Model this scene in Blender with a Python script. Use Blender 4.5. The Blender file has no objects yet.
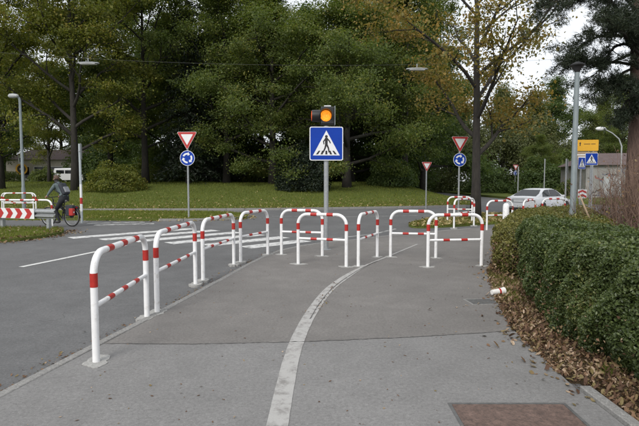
import bpy, bmesh, math, random
import numpy as np
from mathutils import Vector, Matrix, noise

R = math.radians
PI = math.pi
scene = bpy.context.scene
C = scene.collection

# ------------------------------------------------------------------ camera, sky, sun, exposure
cam_data = bpy.data.cameras.new('camera')
cam = bpy.data.objects.new('camera', cam_data)
C.objects.link(cam)
cam.location = (0, 0, 1.605)
cam.rotation_euler = (R(90 - 3.77), 0, 0)
cam_data.sensor_width = 36
cam_data.lens = 27.6
cam_data.clip_end = 3000
cam_data.clip_start = 0.05
scene.camera = cam

SUN_EL, SUN_AZ = R(38), R(205)          # azimuth clockwise from +Y
world = bpy.data.worlds.new('World')
scene.world = world
world.use_nodes = True
wn, wl = world.node_tree.nodes, world.node_tree.links
bg = wn['Background']
sky = wn.new('ShaderNodeTexSky')
sky.sky_type = 'NISHITA'
sky.sun_disc = False
sky.sun_elevation = SUN_EL
sky.sun_rotation = SUN_AZ
sky.air_density = 1.0
sky.dust_density = 3.0
cl = wn.new('ShaderNodeTexNoise')
cl.inputs['Scale'].default_value = 2.2
cl.inputs['Detail'].default_value = 5
cr = wn.new('ShaderNodeValToRGB')
cr.color_ramp.elements[0].position = 0.3
cr.color_ramp.elements[0].color = (6.0, 6.25, 6.6, 1)
cr.color_ramp.elements[1].position = 0.75
cr.color_ramp.elements[1].color = (7.6, 7.75, 7.9, 1)
mx = wn.new('ShaderNodeMix')
mx.data_type = 'RGBA'
mx.inputs[0].default_value = 0.88
wl.new(cl.outputs['Fac'], cr.inputs['Fac'])
wl.new(sky.outputs['Color'], mx.inputs[6])
wl.new(cr.outputs['Color'], mx.inputs[7])
wl.new(mx.outputs[2], bg.inputs['Color'])
bg.inputs['Strength'].default_value = 0.1

sd = bpy.data.lights.new('sun', 'SUN')
sd.energy = 1.5
sd.angle = R(25)
sd.color = (1.0, 0.965, 0.91)
sun = bpy.data.objects.new('sun', sd)
C.objects.link(sun)
sdir = Vector((math.sin(SUN_AZ) * math.cos(SUN_EL), math.cos(SUN_AZ) * math.cos(SUN_EL), math.sin(SUN_EL)))
sun.rotation_euler = sdir.to_track_quat('Z', 'Y').to_euler()
sun.location = (0, 0, 30)

vs = scene.view_settings
vs.view_transform = 'Standard'
vs.look = 'None'
vs.gamma = 1
vs.exposure = 0.64
vs.use_curve_mapping = False
scene.render.engine = 'CYCLES'
cy = scene.cycles
cy.max_bounces = 7
cy.diffuse_bounces = 5
cy.glossy_bounces = 2
cy.transmission_bounces = 5
cy.transparent_max_bounces = 6
cy.use_denoising = True
cy.use_adaptive_sampling = False
cy.caustics_reflective = False
cy.caustics_refractive = False
cy.filter_width = 1.5

# ------------------------------------------------------------------ materials
M = {}


def new_mat(name):
    m = bpy.data.materials.new(name)
    m.use_nodes = True
    nt = m.node_tree
    return m, nt.nodes, nt.links, nt.nodes['Principled BSDF']


def ramp(nodes, stops):
    r = nodes.new('ShaderNodeValToRGB')
    el = r.color_ramp.elements
    while len(el) < len(stops):
        el.new(0.5)
    for e, (p, c) in zip(el, stops):
        e.position = p
        e.color = (c[0], c[1], c[2], 1)
    return r


def tex_coord(nodes, links, kind='Object', scale=None):
    t = nodes.new('ShaderNodeTexCoord')
    return t.outputs[kind]


def noise_node(nodes, links, vec, scale, detail=4, rough=0.6):
    n = nodes.new('ShaderNodeTexNoise')
    n.inputs['Scale'].default_value = scale
    n.inputs['Detail'].default_value = detail
    n.inputs['Roughness'].default_value = rough
    if vec is not None:
        links.new(vec, n.inputs['Vector'])
    return n.outputs['Fac']


def mixc(nodes, links, fac, a, b, blend='MIX'):
    m = nodes.new('ShaderNodeMix')
    m.data_type = 'RGBA'
    m.blend_type = blend
    for sock, v in ((m.inputs[0], fac), (m.inputs[6], a), (m.inputs[7], b)):
        if hasattr(v, 'links'):
            links.new(v, sock)
        elif isinstance(v, (int, float)):
            sock.default_value = v
        else:
            sock.default_value = (v[0], v[1], v[2], 1)
    return m.outputs[2]


def mapr(nodes, links, v, a, b, c=0.0, d=1.0):
    m = nodes.new('ShaderNodeMapRange')
    links.new(v, m.inputs[0])
    for i, x in enumerate((a, b, c, d)):
        m.inputs[i + 1].default_value = x
    return m.outputs[0]


def bump(nodes, links, bsdf, h, strength, dist=0.01):
    b = nodes.new('ShaderNodeBump')
    b.inputs['Strength'].default_value = strength
    b.inputs['Distance'].default_value = dist
    links.new(h, b.inputs['Height'])
    links.new(b.outputs['Normal'], bsdf.inputs['Normal'])


def plain(name, col, rough=0.6, metal=0.0, var=0.12, scale=6, spec=None, bmp=0.0, dirt=None):
    m, n, l, b = new_mat(name)
    v = tex_coord(n, l)
    f = noise_node(n, l, v, scale, 5, 0.65)
    lo = [c * (1 - var) for c in col]
    hi = [min(1, c * (1 + var)) for c in col]
    r = ramp(n, [(0.3, lo), (0.7, hi)])
    l.new(f, r.inputs['Fac'])
    out = r.outputs['Color']
    if dirt:
        f2 = noise_node(n, l, v, dirt[1], 8, 0.7)
        out = mixc(n, l, mapr(n, l, f2, dirt[2], dirt[2] + 0.15, 0, dirt[3]), out, dirt[0])
    l.new(out, b.inputs['Base Color'])
    b.inputs['Roughness'].default_value = rough
    b.inputs['Metallic'].default_value = metal
    if spec is not None:
        b.inputs['Specular IOR Level'].default_value = spec
    if bmp:
        bump(n, l, b, noise_node(n, l, v, scale * 6, 4), bmp, 0.01)
    M[name] = m
    return m


def asphalt(name, col, grain, stain, fine=170, cracks=0.0, light_spots=0.5):
    m, n, l, b = new_mat(name)
    v = tex_coord(n, l)
    big = noise_node(n, l, v, 0.45, 6, 0.62)
    mid = noise_node(n, l, v, 3.2, 5, 0.6)
    fin = noise_node(n, l, v, fine, 2, 0.7)
    vo = n.new('ShaderNodeTexVoronoi')
    vo.inputs['Scale'].default_value = fine * 0.55
    l.new(v, vo.inputs['Vector'])
    sep = n.new('ShaderNodeSeparateColor')
    l.new(vo.outputs['Color'], sep.inputs['Color'])
    c0 = mixc(n, l, mapr(n, l, big, 0.3, 0.7), [c * (1 - stain) for c in col], [c * (1 + stain) for c in col])
    c1 = mixc(n, l, mapr(n, l, mid, 0.35, 0.68, 0, 0.5), c0, [c * 0.74 for c in col])
    g = n.new('ShaderNodeMix')
    g.data_type = 'RGBA'
    g.blend_type = 'MULTIPLY'
    g.inputs[0].default_value = 1.0
    rr = ramp(n, [(0.28, [1 - grain] * 3), (0.5, [1.0] * 3), (0.74, [1 + grain] * 3)])
    l.new(fin, rr.inputs['Fac'])
    l.new(c1, g.inputs[6])
    l.new(rr.outputs['Color'], g.inputs[7])
    mott = noise_node(n, l, v, 34, 3, 0.75)
    mr = ramp(n, [(0.30, [1 - grain * 0.75] * 3), (0.5, [1.0] * 3), (0.70, [1 + grain * 0.7] * 3)])
    l.new(mott, mr.inputs['Fac'])
    g2 = mixc(n, l, 1.0, g.outputs[2], mr.outputs['Color'], 'MULTIPLY')
    # pale aggregate
    stone = mapr(n, l, sep.outputs['Red'], 0.93, 0.97, 0, light_spots)
    c2 = mixc(n, l, stone, g2, [min(1, c * 2.1) for c in col])
    dark = mapr(n, l, sep.outputs['Green'], 0.94, 0.98, 0, 0.3)
    c3 = mixc(n, l, dark, c2, [c * 0.4 for c in col])
    if cracks:
        vc = n.new('ShaderNodeTexVoronoi')
        vc.feature = 'DISTANCE_TO_EDGE'
        vc.inputs['Scale'].default_value = 0.55
        dn = n.new('ShaderNodeTexNoise')
        dn.inputs['Scale'].default_value = 1.7
        dn.inputs['Detail'].default_value = 6
        l.new(v, dn.inputs['Vector'])
        va = n.new('ShaderNodeVectorMath')
        va.operation = 'ADD'
        l.new(v, va.inputs[0])
        l.new(dn.outputs['Color'], va.inputs[1])
        l.new(va.outputs[0], vc.inputs['Vector'])
        ck = mapr(n, l, vc.outputs['Distance'], 0.0, 0.006, cracks, 0)
        gate = mapr(n, l, noise_node(n, l, v, 0.6, 2), 0.52, 0.6)
        mm = n.new('ShaderNodeMath')
        mm.operation = 'MULTIPLY'
        l.new(ck, mm.inputs[0])
        l.new(gate, mm.inputs[1])
        c3 = mixc(n, l, mm.outputs[0], c3, [c * 0.3 for c in col])
    l.new(c3, b.inputs['Base Color'])
    b.inputs['Roughness'].default_value = 0.88
    b.inputs['Specular IOR Level'].default_value = 0.3
    bump(n, l, b, fin, 0.5, 0.004)
    M[name] = m
    return m


def leaf_mat(name, stops, trans=0.35, rough=0.5, spec=0.3, clump=None):
    """each leaf its own tone; some whole clumps a different tone"""
    m, n, l, b = new_mat(name)
    geo = n.new('ShaderNodeNewGeometry')
    r = ramp(n, stops)
    v = tex_coord(n, l)
    nz = noise_node(n, l, v, 0.35 if clump is None else clump, 3, 0.6)
    ad = n.new('ShaderNodeMath')
    ad.operation = 'MULTIPLY_ADD'
    l.new(geo.outputs['Random Per Island'], ad.inputs[0])
    ad.inputs[1].default_value = 0.62
    l.new(mapr(n, l, nz, 0.3, 0.7, 0, 0.38), ad.inputs[2])
    l.new(ad.outputs[0], r.inputs['Fac'])
    l.new(r.outputs['Color'], b.inputs['Base Color'])
    b.inputs['Roughness'].default_value = rough
    b.inputs['Specular IOR Level'].default_value = spec
    tr = n.new('ShaderNodeBsdfTranslucent')
    tc = mixc(n, l, 1.0, r.outputs['Color'], (1.15, 1.2, 0.55), 'MULTIPLY')
    l.new(tc, tr.inputs['Color'])
    ms = n.new('ShaderNodeMixShader')
    ms.inputs[0].default_value = trans
    l.new(b.outputs[0], ms.inputs[1])
    l.new(tr.outputs[0], ms.inputs[2])
    l.new(ms.outputs[0], n['Material Output'].inputs['Surface'])
    M[name] = m
    return m


def bark_mat(name, col, scale=5):
    m, n, l, b = new_mat(name)
    v = tex_coord(n, l)
    mp = n.new('ShaderNodeMapping')
    mp.inputs['Scale'].default_value = (scale, scale, scale * 0.22)
    l.new(v, mp.inputs['Vector'])
    f = noise_node(n, l, mp.outputs[0], 3.0, 8, 0.7)
    r = ramp(n, [(0.3, [c * 0.45 for c in col]), (0.52, col), (0.75, [c * 1.7 for c in col])])
    l.new(f, r.inputs['Fac'])
    g = noise_node(n, l, v, 0.7, 4)
    out = mixc(n, l, mapr(n, l, g, 0.55, 0.75, 0, 0.5), r.outputs['Color'], (0.05, 0.06, 0.035))
    l.new(out, b.inputs['Base Color'])
    b.inputs['Roughness'].default_value = 0.92
    bump(n, l, b, f, 0.9, 0.03)
    M[name] = m
    return m


def worn_paint(name, paint, under, thresh=0.46, soft=0.12, scale=9):
    m, n, l, b = new_mat(name)
    v = tex_coord(n, l)
    f = noise_node(n, l, v, scale, 9, 0.72)
    f2 = noise_node(n, l, v, 120, 2, 0.6)
    col = mixc(n, l, mapr(n, l, f2, 0.3, 0.7, 0, 0.5), paint, [c * 0.75 for c in paint])
    out = mixc(n, l, mapr(n, l, f, thresh, thresh + soft), col, under)
    l.new(out, b.inputs['Base Color'])
    b.inputs['Roughness'].default_value = 0.8
    bump(n, l, b, f2, 0.3, 0.003)
    M[name] = m
    return m


def ground_mix(name, a, bcol, c, s1=0.6, s2=14, fine=60):
    m, n, l, b = new_mat(name)
    v = tex_coord(n, l)
    f1 = noise_node(n, l, v, s1, 5)
    f2 = noise_node(n, l, v, s2, 6, 0.7)
    f3 = noise_node(n, l, v, fine, 3, 0.7)
    x = mixc(n, l, mapr(n, l, f1, 0.35, 0.65), a, bcol)
    x = mixc(n, l, mapr(n, l, f2, 0.45, 0.68, 0, 0.7), x, c)
    x = mixc(n, l, mapr(n, l, f3, 0.35, 0.65, 0, 0.6), x, [q * 0.5 for q in a])
    l.new(x, b.inputs['Base Color'])
    b.inputs['Roughness'].default_value = 0.95
    b.inputs['Specular IOR Level'].default_value = 0.15
    bump(n, l, b, f2, 0.8, 0.04)
    M[name] = m
    return m


asphalt('asphalt_road', (0.130, 0.130, 0.131), 0.24, 0.18, 150, 0.55, 0.2)
asphalt('asphalt_path', (0.186, 0.176, 0.167), 0.25, 0.17, 170, 0.3, 0.14)
asphalt('asphalt_path_near', (0.212, 0.208, 0.204), 0.25, 0.14, 180, 0.3, 0.14)
asphalt('concrete_kerb', (0.25, 0.245, 0.235), 0.25, 0.2, 110, 0.0, 0.25)
asphalt('concrete_patch', (0.36, 0.355, 0.34), 0.18, 0.16, 110, 0.0, 0.2)
worn_paint('paint_zebra', (0.62, 0.62, 0.61), (0.15, 0.15, 0.15), 0.5, 0.14, 5)
worn_paint('paint_line', (0.62, 0.62, 0.60), (0.12, 0.12, 0.12), 0.56, 0.12, 10)
worn_paint('paint_separator', (0.40, 0.392, 0.378), (0.22, 0.21, 0.2), 0.48, 0.16, 8)
worn_paint('paint_faded', (0.42, 0.42, 0.41), (0.10, 0.10, 0.10), 0.46, 0.12, 5)
plain('seam_tar', (0.10, 0.096, 0.092), 0.8, var=0.3, scale=20)
ground_mix('grass_ground', (0.085, 0.118, 0.024), (0.120, 0.150, 0.034), (0.15, 0.14, 0.045), 0.25, 5, 40)
ground_mix('soil', (0.075, 0.052, 0.034), (0.11, 0.075, 0.045), (0.05, 0.045, 0.022), 1.5, 12, 70)
ground_mix('ground_far', (0.04, 0.06, 0.02), (0.06, 0.07, 0.03), (0.08, 0.07, 0.03), 0.1, 2, 10)
plain('white_enamel', (0.78, 0.78, 0.785), 0.33, var=0.04, scale=14, dirt=((0.36, 0.33, 0.28), 9, 0.55, 0.55))
plain('red_film', (0.40, 0.022, 0.016), 0.4, var=0.15, scale=25)
plain('galvanised', (0.30, 0.315, 0.325), 0.5, metal=0.25, var=0.16, scale=18)
plain('galvanised_pale', (0.40, 0.44, 0.46), 0.5, metal=0.15, var=0.12, scale=9)
plain('lamp_pole_green', (0.20, 0.235, 0.245), 0.5, metal=0.1, var=0.12, scale=6)
plain('lamp_grey', (0.34, 0.355, 0.36), 0.5, var=0.1)
plain('lamp_white', (0.62, 0.63, 0.63), 0.4, var=0.06)
plain('black_plastic', (0.012, 0.012, 0.013), 0.45, var=0.2)
plain('dark_metal', (0.03, 0.03, 0.032), 0.45, var=0.2)
plain('sign_blue', (0.004, 0.042, 0.33), 0.5, var=0.06, spec=0.2)
plain('sign_white', (0.72, 0.73, 0.74), 0.35, var=0.04)
plain('sign_red', (0.42, 0.028, 0.025), 0.38, var=0.06)
plain('sign_yellow', (0.68, 0.36, 0.02), 0.4, var=0.06)
plain('sign_black', (0.012, 0.012, 0.014), 0.4, var=0.1)
plain('rust_steel', (0.150, 0.100, 0.082), 0.8, metal=0.0, var=0.4, scale=14, bmp=0.9,
      dirt=((0.075, 0.055, 0.048), 40, 0.48, 0.75))
plain('iron', (0.10, 0.10, 0.098), 0.7, var=0.3, scale=20, bmp=0.3)
plain('car_white', (0.74, 0.75, 0.77), 0.22, var=0.02)
plain('car_glass', (0.012, 0.014, 0.016), 0.08, var=0.1, spec=0.3)
plain('car_red_lamp', (0.30, 0.012, 0.012), 0.2, var=0.1)
plain('rubber', (0.018, 0.018, 0.018), 0.75, var=0.2)
plain('alloy', (0.42, 0.43, 0.44), 0.35, metal=0.7, var=0.1)
plain('jacket', (0.095, 0.125, 0.13), 0.85, var=0.2, scale=9)
plain('trousers', (0.018, 0.020, 0.024), 0.9, var=0.25, scale=9)
plain('skin', (0.42, 0.24, 0.17), 0.6, var=0.08)
plain('hair', (0.085, 0.05, 0.032), 0.7, var=0.3, scale=30)
plain('shoe', (0.03, 0.028, 0.027), 0.7, var=0.2)
plain('bag_dark', (0.028, 0.032, 0.042), 0.8, var=0.25, scale=12)
plain('bag_grey', (0.22, 0.23, 0.25), 0.8, var=0.2, scale=12)
plain('bag_red', (0.42, 0.03, 0.025), 0.6, var=0.12)
plain('wall_beige', (0.52, 0.48, 0.42), 0.9, var=0.12, scale=1.2)
plain('wall_white', (0.60, 0.61, 0.62), 0.9, var=0.08, scale=1.2)
plain('wall_concrete', (0.24, 0.235, 0.225), 0.9, var=0.25, scale=0.9, dirt=((0.12, 0.115, 0.105), 2.2, 0.55, 0.6))
plain('roof_red', (0.105, 0.075, 0.072), 0.9, var=0.25, scale=3)
plain('window_dark', (0.03, 0.034, 0.038), 0.12, var=0.2, spec=0.6)
plain('graffiti_blue', (0.10, 0.12, 0.17), 0.8, var=0.25)
plain('graffiti_dark', (0.06, 0.06, 0.065), 0.8, var=0.25)
plain('graffiti_red', (0.22, 0.10, 0.085), 0.8, var=0.25)
plain('wood_stake', (0.33, 0.25, 0.17), 0.85, var=0.2, scale=15)
plain('paper_white', (0.74, 0.73, 0.71), 0.7, var=0.05)
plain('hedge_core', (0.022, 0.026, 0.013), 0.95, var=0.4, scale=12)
plain('twig', (0.115, 0.085, 0.062), 0.9, var=0.3, scale=12)
plain('twig_red', (0.145, 0.092, 0.068), 0.9, var=0.3, scale=12)
bark_mat('bark_dark', (0.030, 0.026, 0.022), 5)
bark_mat('bark_grey', (0.075, 0.066, 0.055), 6)
bark_mat('bark_pine', (0.125, 0.082, 0.066), 9)
leaf_mat('leaf_green', [(0.0, (0.058, 0.088, 0.026)), (0.45, (0.112, 0.152, 0.042)), (0.75, (0.172, 0.202, 0.055)), (1.0, (0.31, 0.265, 0.075))], 0.5)
leaf_mat('leaf_yellowgreen', [(0.0, (0.080, 0.104, 0.026)), (0.45, (0.160, 0.185, 0.040)), (0.78, (0.245, 0.235, 0.052)), (1.0, (0.35, 0.25, 0.06))], 0.5)
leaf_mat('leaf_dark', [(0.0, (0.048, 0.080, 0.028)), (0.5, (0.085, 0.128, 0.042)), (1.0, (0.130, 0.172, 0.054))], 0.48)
leaf_mat('leaf_pale', [(0.0, (0.085, 0.105, 0.050)), (0.5, (0.135, 0.155, 0.070)), (1.0, (0.20, 0.21, 0.085))], 0.42)
leaf_mat('leaf_autumn', [(0.0, (0.10, 0.115, 0.03)), (0.35, (0.19, 0.172, 0.048)), (0.65, (0.31, 0.22, 0.065)), (1.0, (0.42, 0.255, 0.085))], 0.42)
leaf_mat('needle_dark', [(0.0, (0.008, 0.014, 0.008)), (0.5, (0.014, 0.024, 0.013)), (1.0, (0.026, 0.036, 0.018))], 0.1)
leaf_mat('needle_pine', [(0.0, (0.014, 0.022, 0.013)), (0.5, (0.024, 0.036, 0.020)), (1.0, (0.046, 0.058, 0.030))], 0.1)
leaf_mat('leaf_hedge', [(0.0, (0.036, 0.052, 0.018)), (0.4, (0.072, 0.104, 0.032)), (0.75, (0.126, 0.165, 0.056)), (1.0, (0.26, 0.24, 0.09))], 0.3, 0.40, 0.45, 2.4)
leaf_mat('leaf_hedge_far', [(0.0, (0.085, 0.080, 0.024)), (0.45, (0.140, 0.142, 0.038)), (0.8, (0.21, 0.195, 0.052)), (1.0, (0.27, 0.19, 0.06))], 0.3, 0.5, 0.4, 1.6)
leaf_mat('leaf_dry', [(0.0, (0.055, 0.032, 0.02)), (0.3, (0.11, 0.064, 0.042)), (0.50, (0.21, 0.128, 0.078)), (0.64, (0.18, 0.145, 0.06)), (0.76, (0.36, 0.26, 0.18)), (1.0, (0.58, 0.47, 0.36))], 0.15, 0.7, 0.2, 3.0)
leaf_mat('leaf_fallen_yellow', [(0.0, (0.11, 0.08, 0.035)), (0.4, (0.24, 0.18, 0.07)), (0.8, (0.40, 0.33, 0.17)), (1.0, (0.52, 0.45, 0.29))], 0.15, 0.7, 0.2, 3.0)
leaf_mat('grass_blade', [(0.0, (0.088, 0.114, 0.022)), (0.5, (0.148, 0.178, 0.034)), (0.9, (0.205, 0.22, 0.05)), (1.0, (0.24, 0.20, 0.08))], 0.35, 0.6, 0.2, 0.8)


def lamp_mat(name, col, strength):
    m, n, l, b = new_mat(name)
    b.inputs['Base Color'].default_value = (*col, 1)
    b.inputs['Emission Color'].default_value = (*col, 1)
    b.inputs['Emission Strength'].default_value = strength
    M[name] = m


lamp_mat('amber_light', (1.0, 0.30, 0.02), 0.85)
_m = M['amber_light']
_n, _l = _m.node_tree.nodes, _m.node_tree.links
_v = _n.new('ShaderNodeTexVoronoi')
_v.inputs['Scale'].default_value = 45
_l.new(_n.new('ShaderNodeTexCoord').outputs['Object'], _v.inputs['Vector'])
_r = ramp(_n, [(0.1, (1.0, 0.36, 0.03)), (0.7, (0.72, 0.17, 0.01))])
_l.new(_v.outputs['Distance'], _r.inputs['Fac'])
_l.new(_r.outputs['Color'], _n['Principled BSDF'].inputs['Emission Color'])
lamp_mat('amber_dim', (0.75, 0.10, 0.02), 0.22)


# ------------------------------------------------------------------ mesh helpers
class MB:
    def __init__(s):
        s.v, s.f, s.mi = [], [], []
        s.cur = 0

    def add(s, verts, faces):
        o = len(s.v)
        s.v.extend([tuple(p) for p in verts])
        for f in faces:
            s.f.append(tuple(i + o for i in f))
            s.mi.append(s.cur)

    def box(s, x0, x1, y0, y1, z0, z1):
        s.add([(x0, y0, z0), (x1, y0, z0), (x1, y1, z0), (x0, y1, z0), (x0, y0, z1), (x1, y0, z1), (x1, y1, z1), (x0, y1, z1)],
              [(0, 3, 2, 1), (4, 5, 6, 7), (0, 1, 5, 4), (1, 2, 6, 5), (2, 3, 7, 6), (3, 0, 4, 7)])
        return s

    def tube(s, pts, rad, n=8, cap=True, ell=None):
        pts = [Vector(p) for p in pts]
        if not isinstance(rad, (list, tuple)):
            rad = [rad] * len(pts)
        t = (pts[1] - pts[0]).normalized()
        ref = Vector((0, 0, 1)) if abs(t.z) < 0.9 else Vector((1, 0, 0))
        u = t.cross(ref).normalized()
        verts = []
        for i, p in enumerate(pts):
            if i == 0:
                d = pts[1] - pts[0]
            elif i == len(pts) - 1:
                d = pts[-1] - pts[-2]
            else:
                d = (pts[i + 1] - pts[i]).normalized() + (pts[i] - pts[i - 1]).normalized()
            d = d.normalized() if d.length > 1e-9 else t
            u = (u - d * u.dot(d))
            u = u.normalized() if u.length > 1e-6 else d.orthogonal().normalized()
            w = d.cross(u)
            for k in range(n):
                a = 2 * PI * k / n
                verts.append(p + (u * math.cos(a) + w * math.sin(a)) * rad[i])
        faces = []
        for i in range(len(pts) - 1):
            for k in range(n):
                k2 = (k + 1) % n
                faces.append((i * n + k, i * n + k2, (i + 1) * n + k2, (i + 1) * n + k))
        if cap:
            faces.append(tuple(reversed(range(n))))
            faces.append(tuple((len(pts) - 1) * n + k for k in range(n)))
        s.add(verts, faces)
        return s

    def prism_xz(s, poly, y0, y1):
        """polygon in the XZ plane (counter-clockwise seen from -Y) between y0 (front) and y1 (back)"""
        n = len(poly)
        v = [(x, y0, z) for x, z in poly] + [(x, y1, z) for x, z in poly]
        f = [tuple(range(n)), tuple(reversed(range(n, 2 * n)))]
        for i in range(n):
            j = (i + 1) % n
            f.append((j, i, n + i, n + j))
        s.add(v, f)
        return s

    def prism_xy(s, poly, z0, z1):
        n = len(poly)
        v = [(x, y, z0) for x, y in poly] + [(x, y, z1) for x, y in poly]
        f = [tuple(reversed(range(n))), tuple(range(n, 2 * n))]
        for i in range(n):
            j = (i + 1) % n
            f.append((i, j, n + j, n + i))
        s.add(v, f)
        return s

    def lathe(s, prof, n=16, axis='z', c=(0, 0, 0)):
        v = []
        for r, h in prof:
            for k in range(n):
                a = 2 * PI * k / n
                p = (r * math.cos(a), r * math.sin(a), h)
                if axis == 'y':
                    p = (p[0], -p[2], p[1])
                elif axis == 'x':
                    p = (p[2], p[0], p[1])
                v.append((p[0] + c[0], p[1] + c[1], p[2] + c[2]))
        f = []
        for i in range(len(prof) - 1):
            for k in range(n):
                k2 = (k + 1) % n
                f.append((i * n + k, i * n + k2, (i + 1) * n + k2, (i + 1) * n + k))
        f.append(tuple(reversed(range(n))))
        f.append(tuple((len(prof) - 1) * n + k for k in range(n)))
        s.add(v, f)
        return s

    def build(s, name, mat, parent=None, smooth=False, bevel=0.0):
        me = bpy.data.meshes.new(name)
        me.from_pydata(s.v, [], s.f)
        mats = mat if isinstance(mat, (list, tuple)) else [mat]
        for m in mats:
            me.materials.append(M[m])
        if len(mats) > 1:
            me.polygons.foreach_set('material_index', s.mi)
        if smooth:
            me.polygons.foreach_set('use_smooth', [True] * len(me.polygons))
            if smooth == 'auto':
                me.set_sharp_from_angle(angle=R(38))
        me.update()
        o = bpy.data.objects.new(name, me)
        C.objects.link(o)
        o.parent = parent
        if bevel:
            md = o.modifiers.new('bevel', 'BEVEL')
            md.width = bevel
            md.segments = 2
            md.limit_method = 'ANGLE'
        return o


def tag(o, label=None, cat=None, group=None, kind=None):
    if label:
        o['label'] = label
    if cat:
        o['category'] = cat
    if group:
        o['group'] = group
    if kind:
        o['kind'] = kind
    return o


def thing(name, label, cat, loc=(0, 0, 0), rz=0.0, group=None):
    o = bpy.data.objects.new(name, None)
    o.empty_display_size = 0.2
    C.objects.link(o)
    o.location = loc
    o.rotation_euler = (0, 0, rz)
    return tag(o, label, cat, group)


def copy_tree(o, parent=None):
    c = o.copy()
    C.objects.link(c)
    c.parent = parent
    for ch in list(o.children):
        copy_tree(ch, c)
    return c


def piece(name, mesh, parent, loc=(0, 0, 0), rz=0.0, scale=None):
    o = bpy.data.objects.new(name, mesh)
    C.objects.link(o)
    o.parent = parent
    o.location = loc
    o.rotation_euler = (0, 0, rz)
    if scale:
        o.scale = scale
    return o


def np_mesh(name, verts, faces, mat, smooth=False):
    """verts (n,3) numpy, faces (m,k) numpy"""
    me = bpy.data.meshes.new(name)
    k = faces.shape[1]
    me.vertices.add(len(verts))
    me.vertices.foreach_set('co', np.ascontiguousarray(verts, dtype=np.float32).ravel())
    me.loops.add(faces.size)
    me.loops.foreach_set('vertex_index', np.ascontiguousarray(faces, dtype=np.int32).ravel())
    me.polygons.add(len(faces))
    me.polygons.foreach_set('loop_start', np.arange(0, faces.size, k, dtype=np.int32))
    me.polygons.foreach_set('loop_total', np.full(len(faces), k, dtype=np.int32))
    me.materials.append(M[mat])
    me.update(calc_edges=True)
    if smooth:
        me.polygons.foreach_set('use_smooth', [True] * len(faces))
    return me


def rand_frames(rng, n, up_bias=0.0, out=None, out_w=0.0):
    """random orthonormal (a, b, normal) triples"""
    nr = rng.normal(size=(n, 3))
    nr /= np.linalg.norm(nr, axis=1, keepdims=True)
    nr[:, 2] += up_bias
    if out is not None:
        nr += out * out_w
    nr /= np.linalg.norm(nr, axis=1, keepdims=True) + 1e-9
    a = rng.normal(size=(n, 3))
    a -= nr * np.sum(a * nr, axis=1, keepdims=True)
    a /= np.linalg.norm(a, axis=1, keepdims=True) + 1e-9
    b = np.cross(nr, a)
    return a, b, nr


def leaf_cloud(rng, c, size, size_var=0.35, up_bias=0.6, out=None, out_w=0.0, aspect=0.6, fold=0.18, frames=None):
    """diamond leaves folded along the midrib: 4 verts, 2 tris each"""
    n = len(c)
    a, b, nr = frames if frames is not None else rand_frames(rng, n, up_bias, out, out_w)
    s = (size * np.exp(size_var * 0.9 * rng.normal(0, 0.75, n)))[:, None]
    p0 = c - a * s * 0.5
    p2 = c + a * s * 0.5
    p1 = c + b * s * aspect * 0.5 + nr * s * fold
    p3 = c - b * s * aspect * 0.5 + nr * s * fold
    v = np.stack([p0, p1, p2, p3], 1).reshape(-1, 3)
    i = np.arange(n)[:, None] * 4
    f = np.concatenate([i + np.array([[0, 1, 2]]), i + np.array([[0, 2, 3]])], 0)
    return v, f


LEAF8 = np.array([(0, -0.5), (0.22, -0.28), (0.5, -0.12), (0.3, 0.08), (0.36, 0.36), (0.1, 0.26), (0, 0.56), (-0.1, 0.26), (-0.36, 0.36), (-0.3, 0.08), (-0.5, -0.12), (-0.22, -0.28)])


def lobed_leaves(rng, c, size, size_var=0.4, tilt=0.35, curl=0.25):
    """lobed fallen leaves lying roughly flat: fans of 12 tris"""
    n = len(c)
    s = size * (1 + size_var * rng.uniform(-1, 1, n))
    ang = rng.uniform(0, 2 * PI, n)
    tx, ty = rng.normal(0, tilt, n), rng.normal(0, tilt, n)
    cu = rng.normal(0, curl, n)
    k = len(LEAF8)
    th = np.linspace(-PI / 2, 1.5 * PI, k, endpoint=False)
    oval = np.stack([0.30 * np.cos(th) * (1 - 0.25 * np.sin(th)), 0.55 * np.sin(th)], 1)
    mixw = np.clip(rng.normal(0.45, 0.45, n), 0, 1)[:, None]
    bite = 1 - 0.35 * (rng.random((n, k)) < 0.12)
    LX = (LEAF8[:, 0][None] * mixw + oval[:, 0][None] * (1 - mixw)) * bite
    LY = (LEAF8[:, 1][None] * mixw + oval[:, 1][None] * (1 - mixw)) * bite
    zero = np.zeros((n, 1))
    px = np.concatenate([zero, LX], 1) * s[:, None] * rng.uniform(0.6, 1.0, n)[:, None]
    py = np.concatenate([zero, LY], 1) * s[:, None]
    x = px * np.cos(ang)[:, None] - py * np.sin(ang)[:, None]
    y = px * np.sin(ang)[:, None] + py * np.cos(ang)[:, None]
    z = x * tx[:, None] + y * ty[:, None] + cu[:, None] * (px ** 2 + py ** 2) / s[:, None] * 2
    z -= z.min(axis=1, keepdims=True)
    v = np.stack([c[:, :1] + x, c[:, 1:2] + y, c[:, 2:3] + z], 2).reshape(-1, 3)
    base = np.array([[0, 1 + j, 1 + (j + 1) % k] for j in range(k)])
    f = (np.arange(n)[:, None, None] * (k + 1) + base[None]).reshape(-1, 3)
    return v, f


def in_poly(pts, poly):
    x, y = pts[:, 0], pts[:, 1]
    ins = np.zeros(len(pts), bool)
    n = len(poly)
    for i in range(n):
        x0, y0 = poly[i]
        x1, y1 = poly[(i + 1) % n]
        c = ((y0 > y) != (y1 > y)) & (x < (x1 - x0) * (y - y0) / (y1 - y0 + 1e-12) + x0)
        ins ^= c
    return ins


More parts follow.
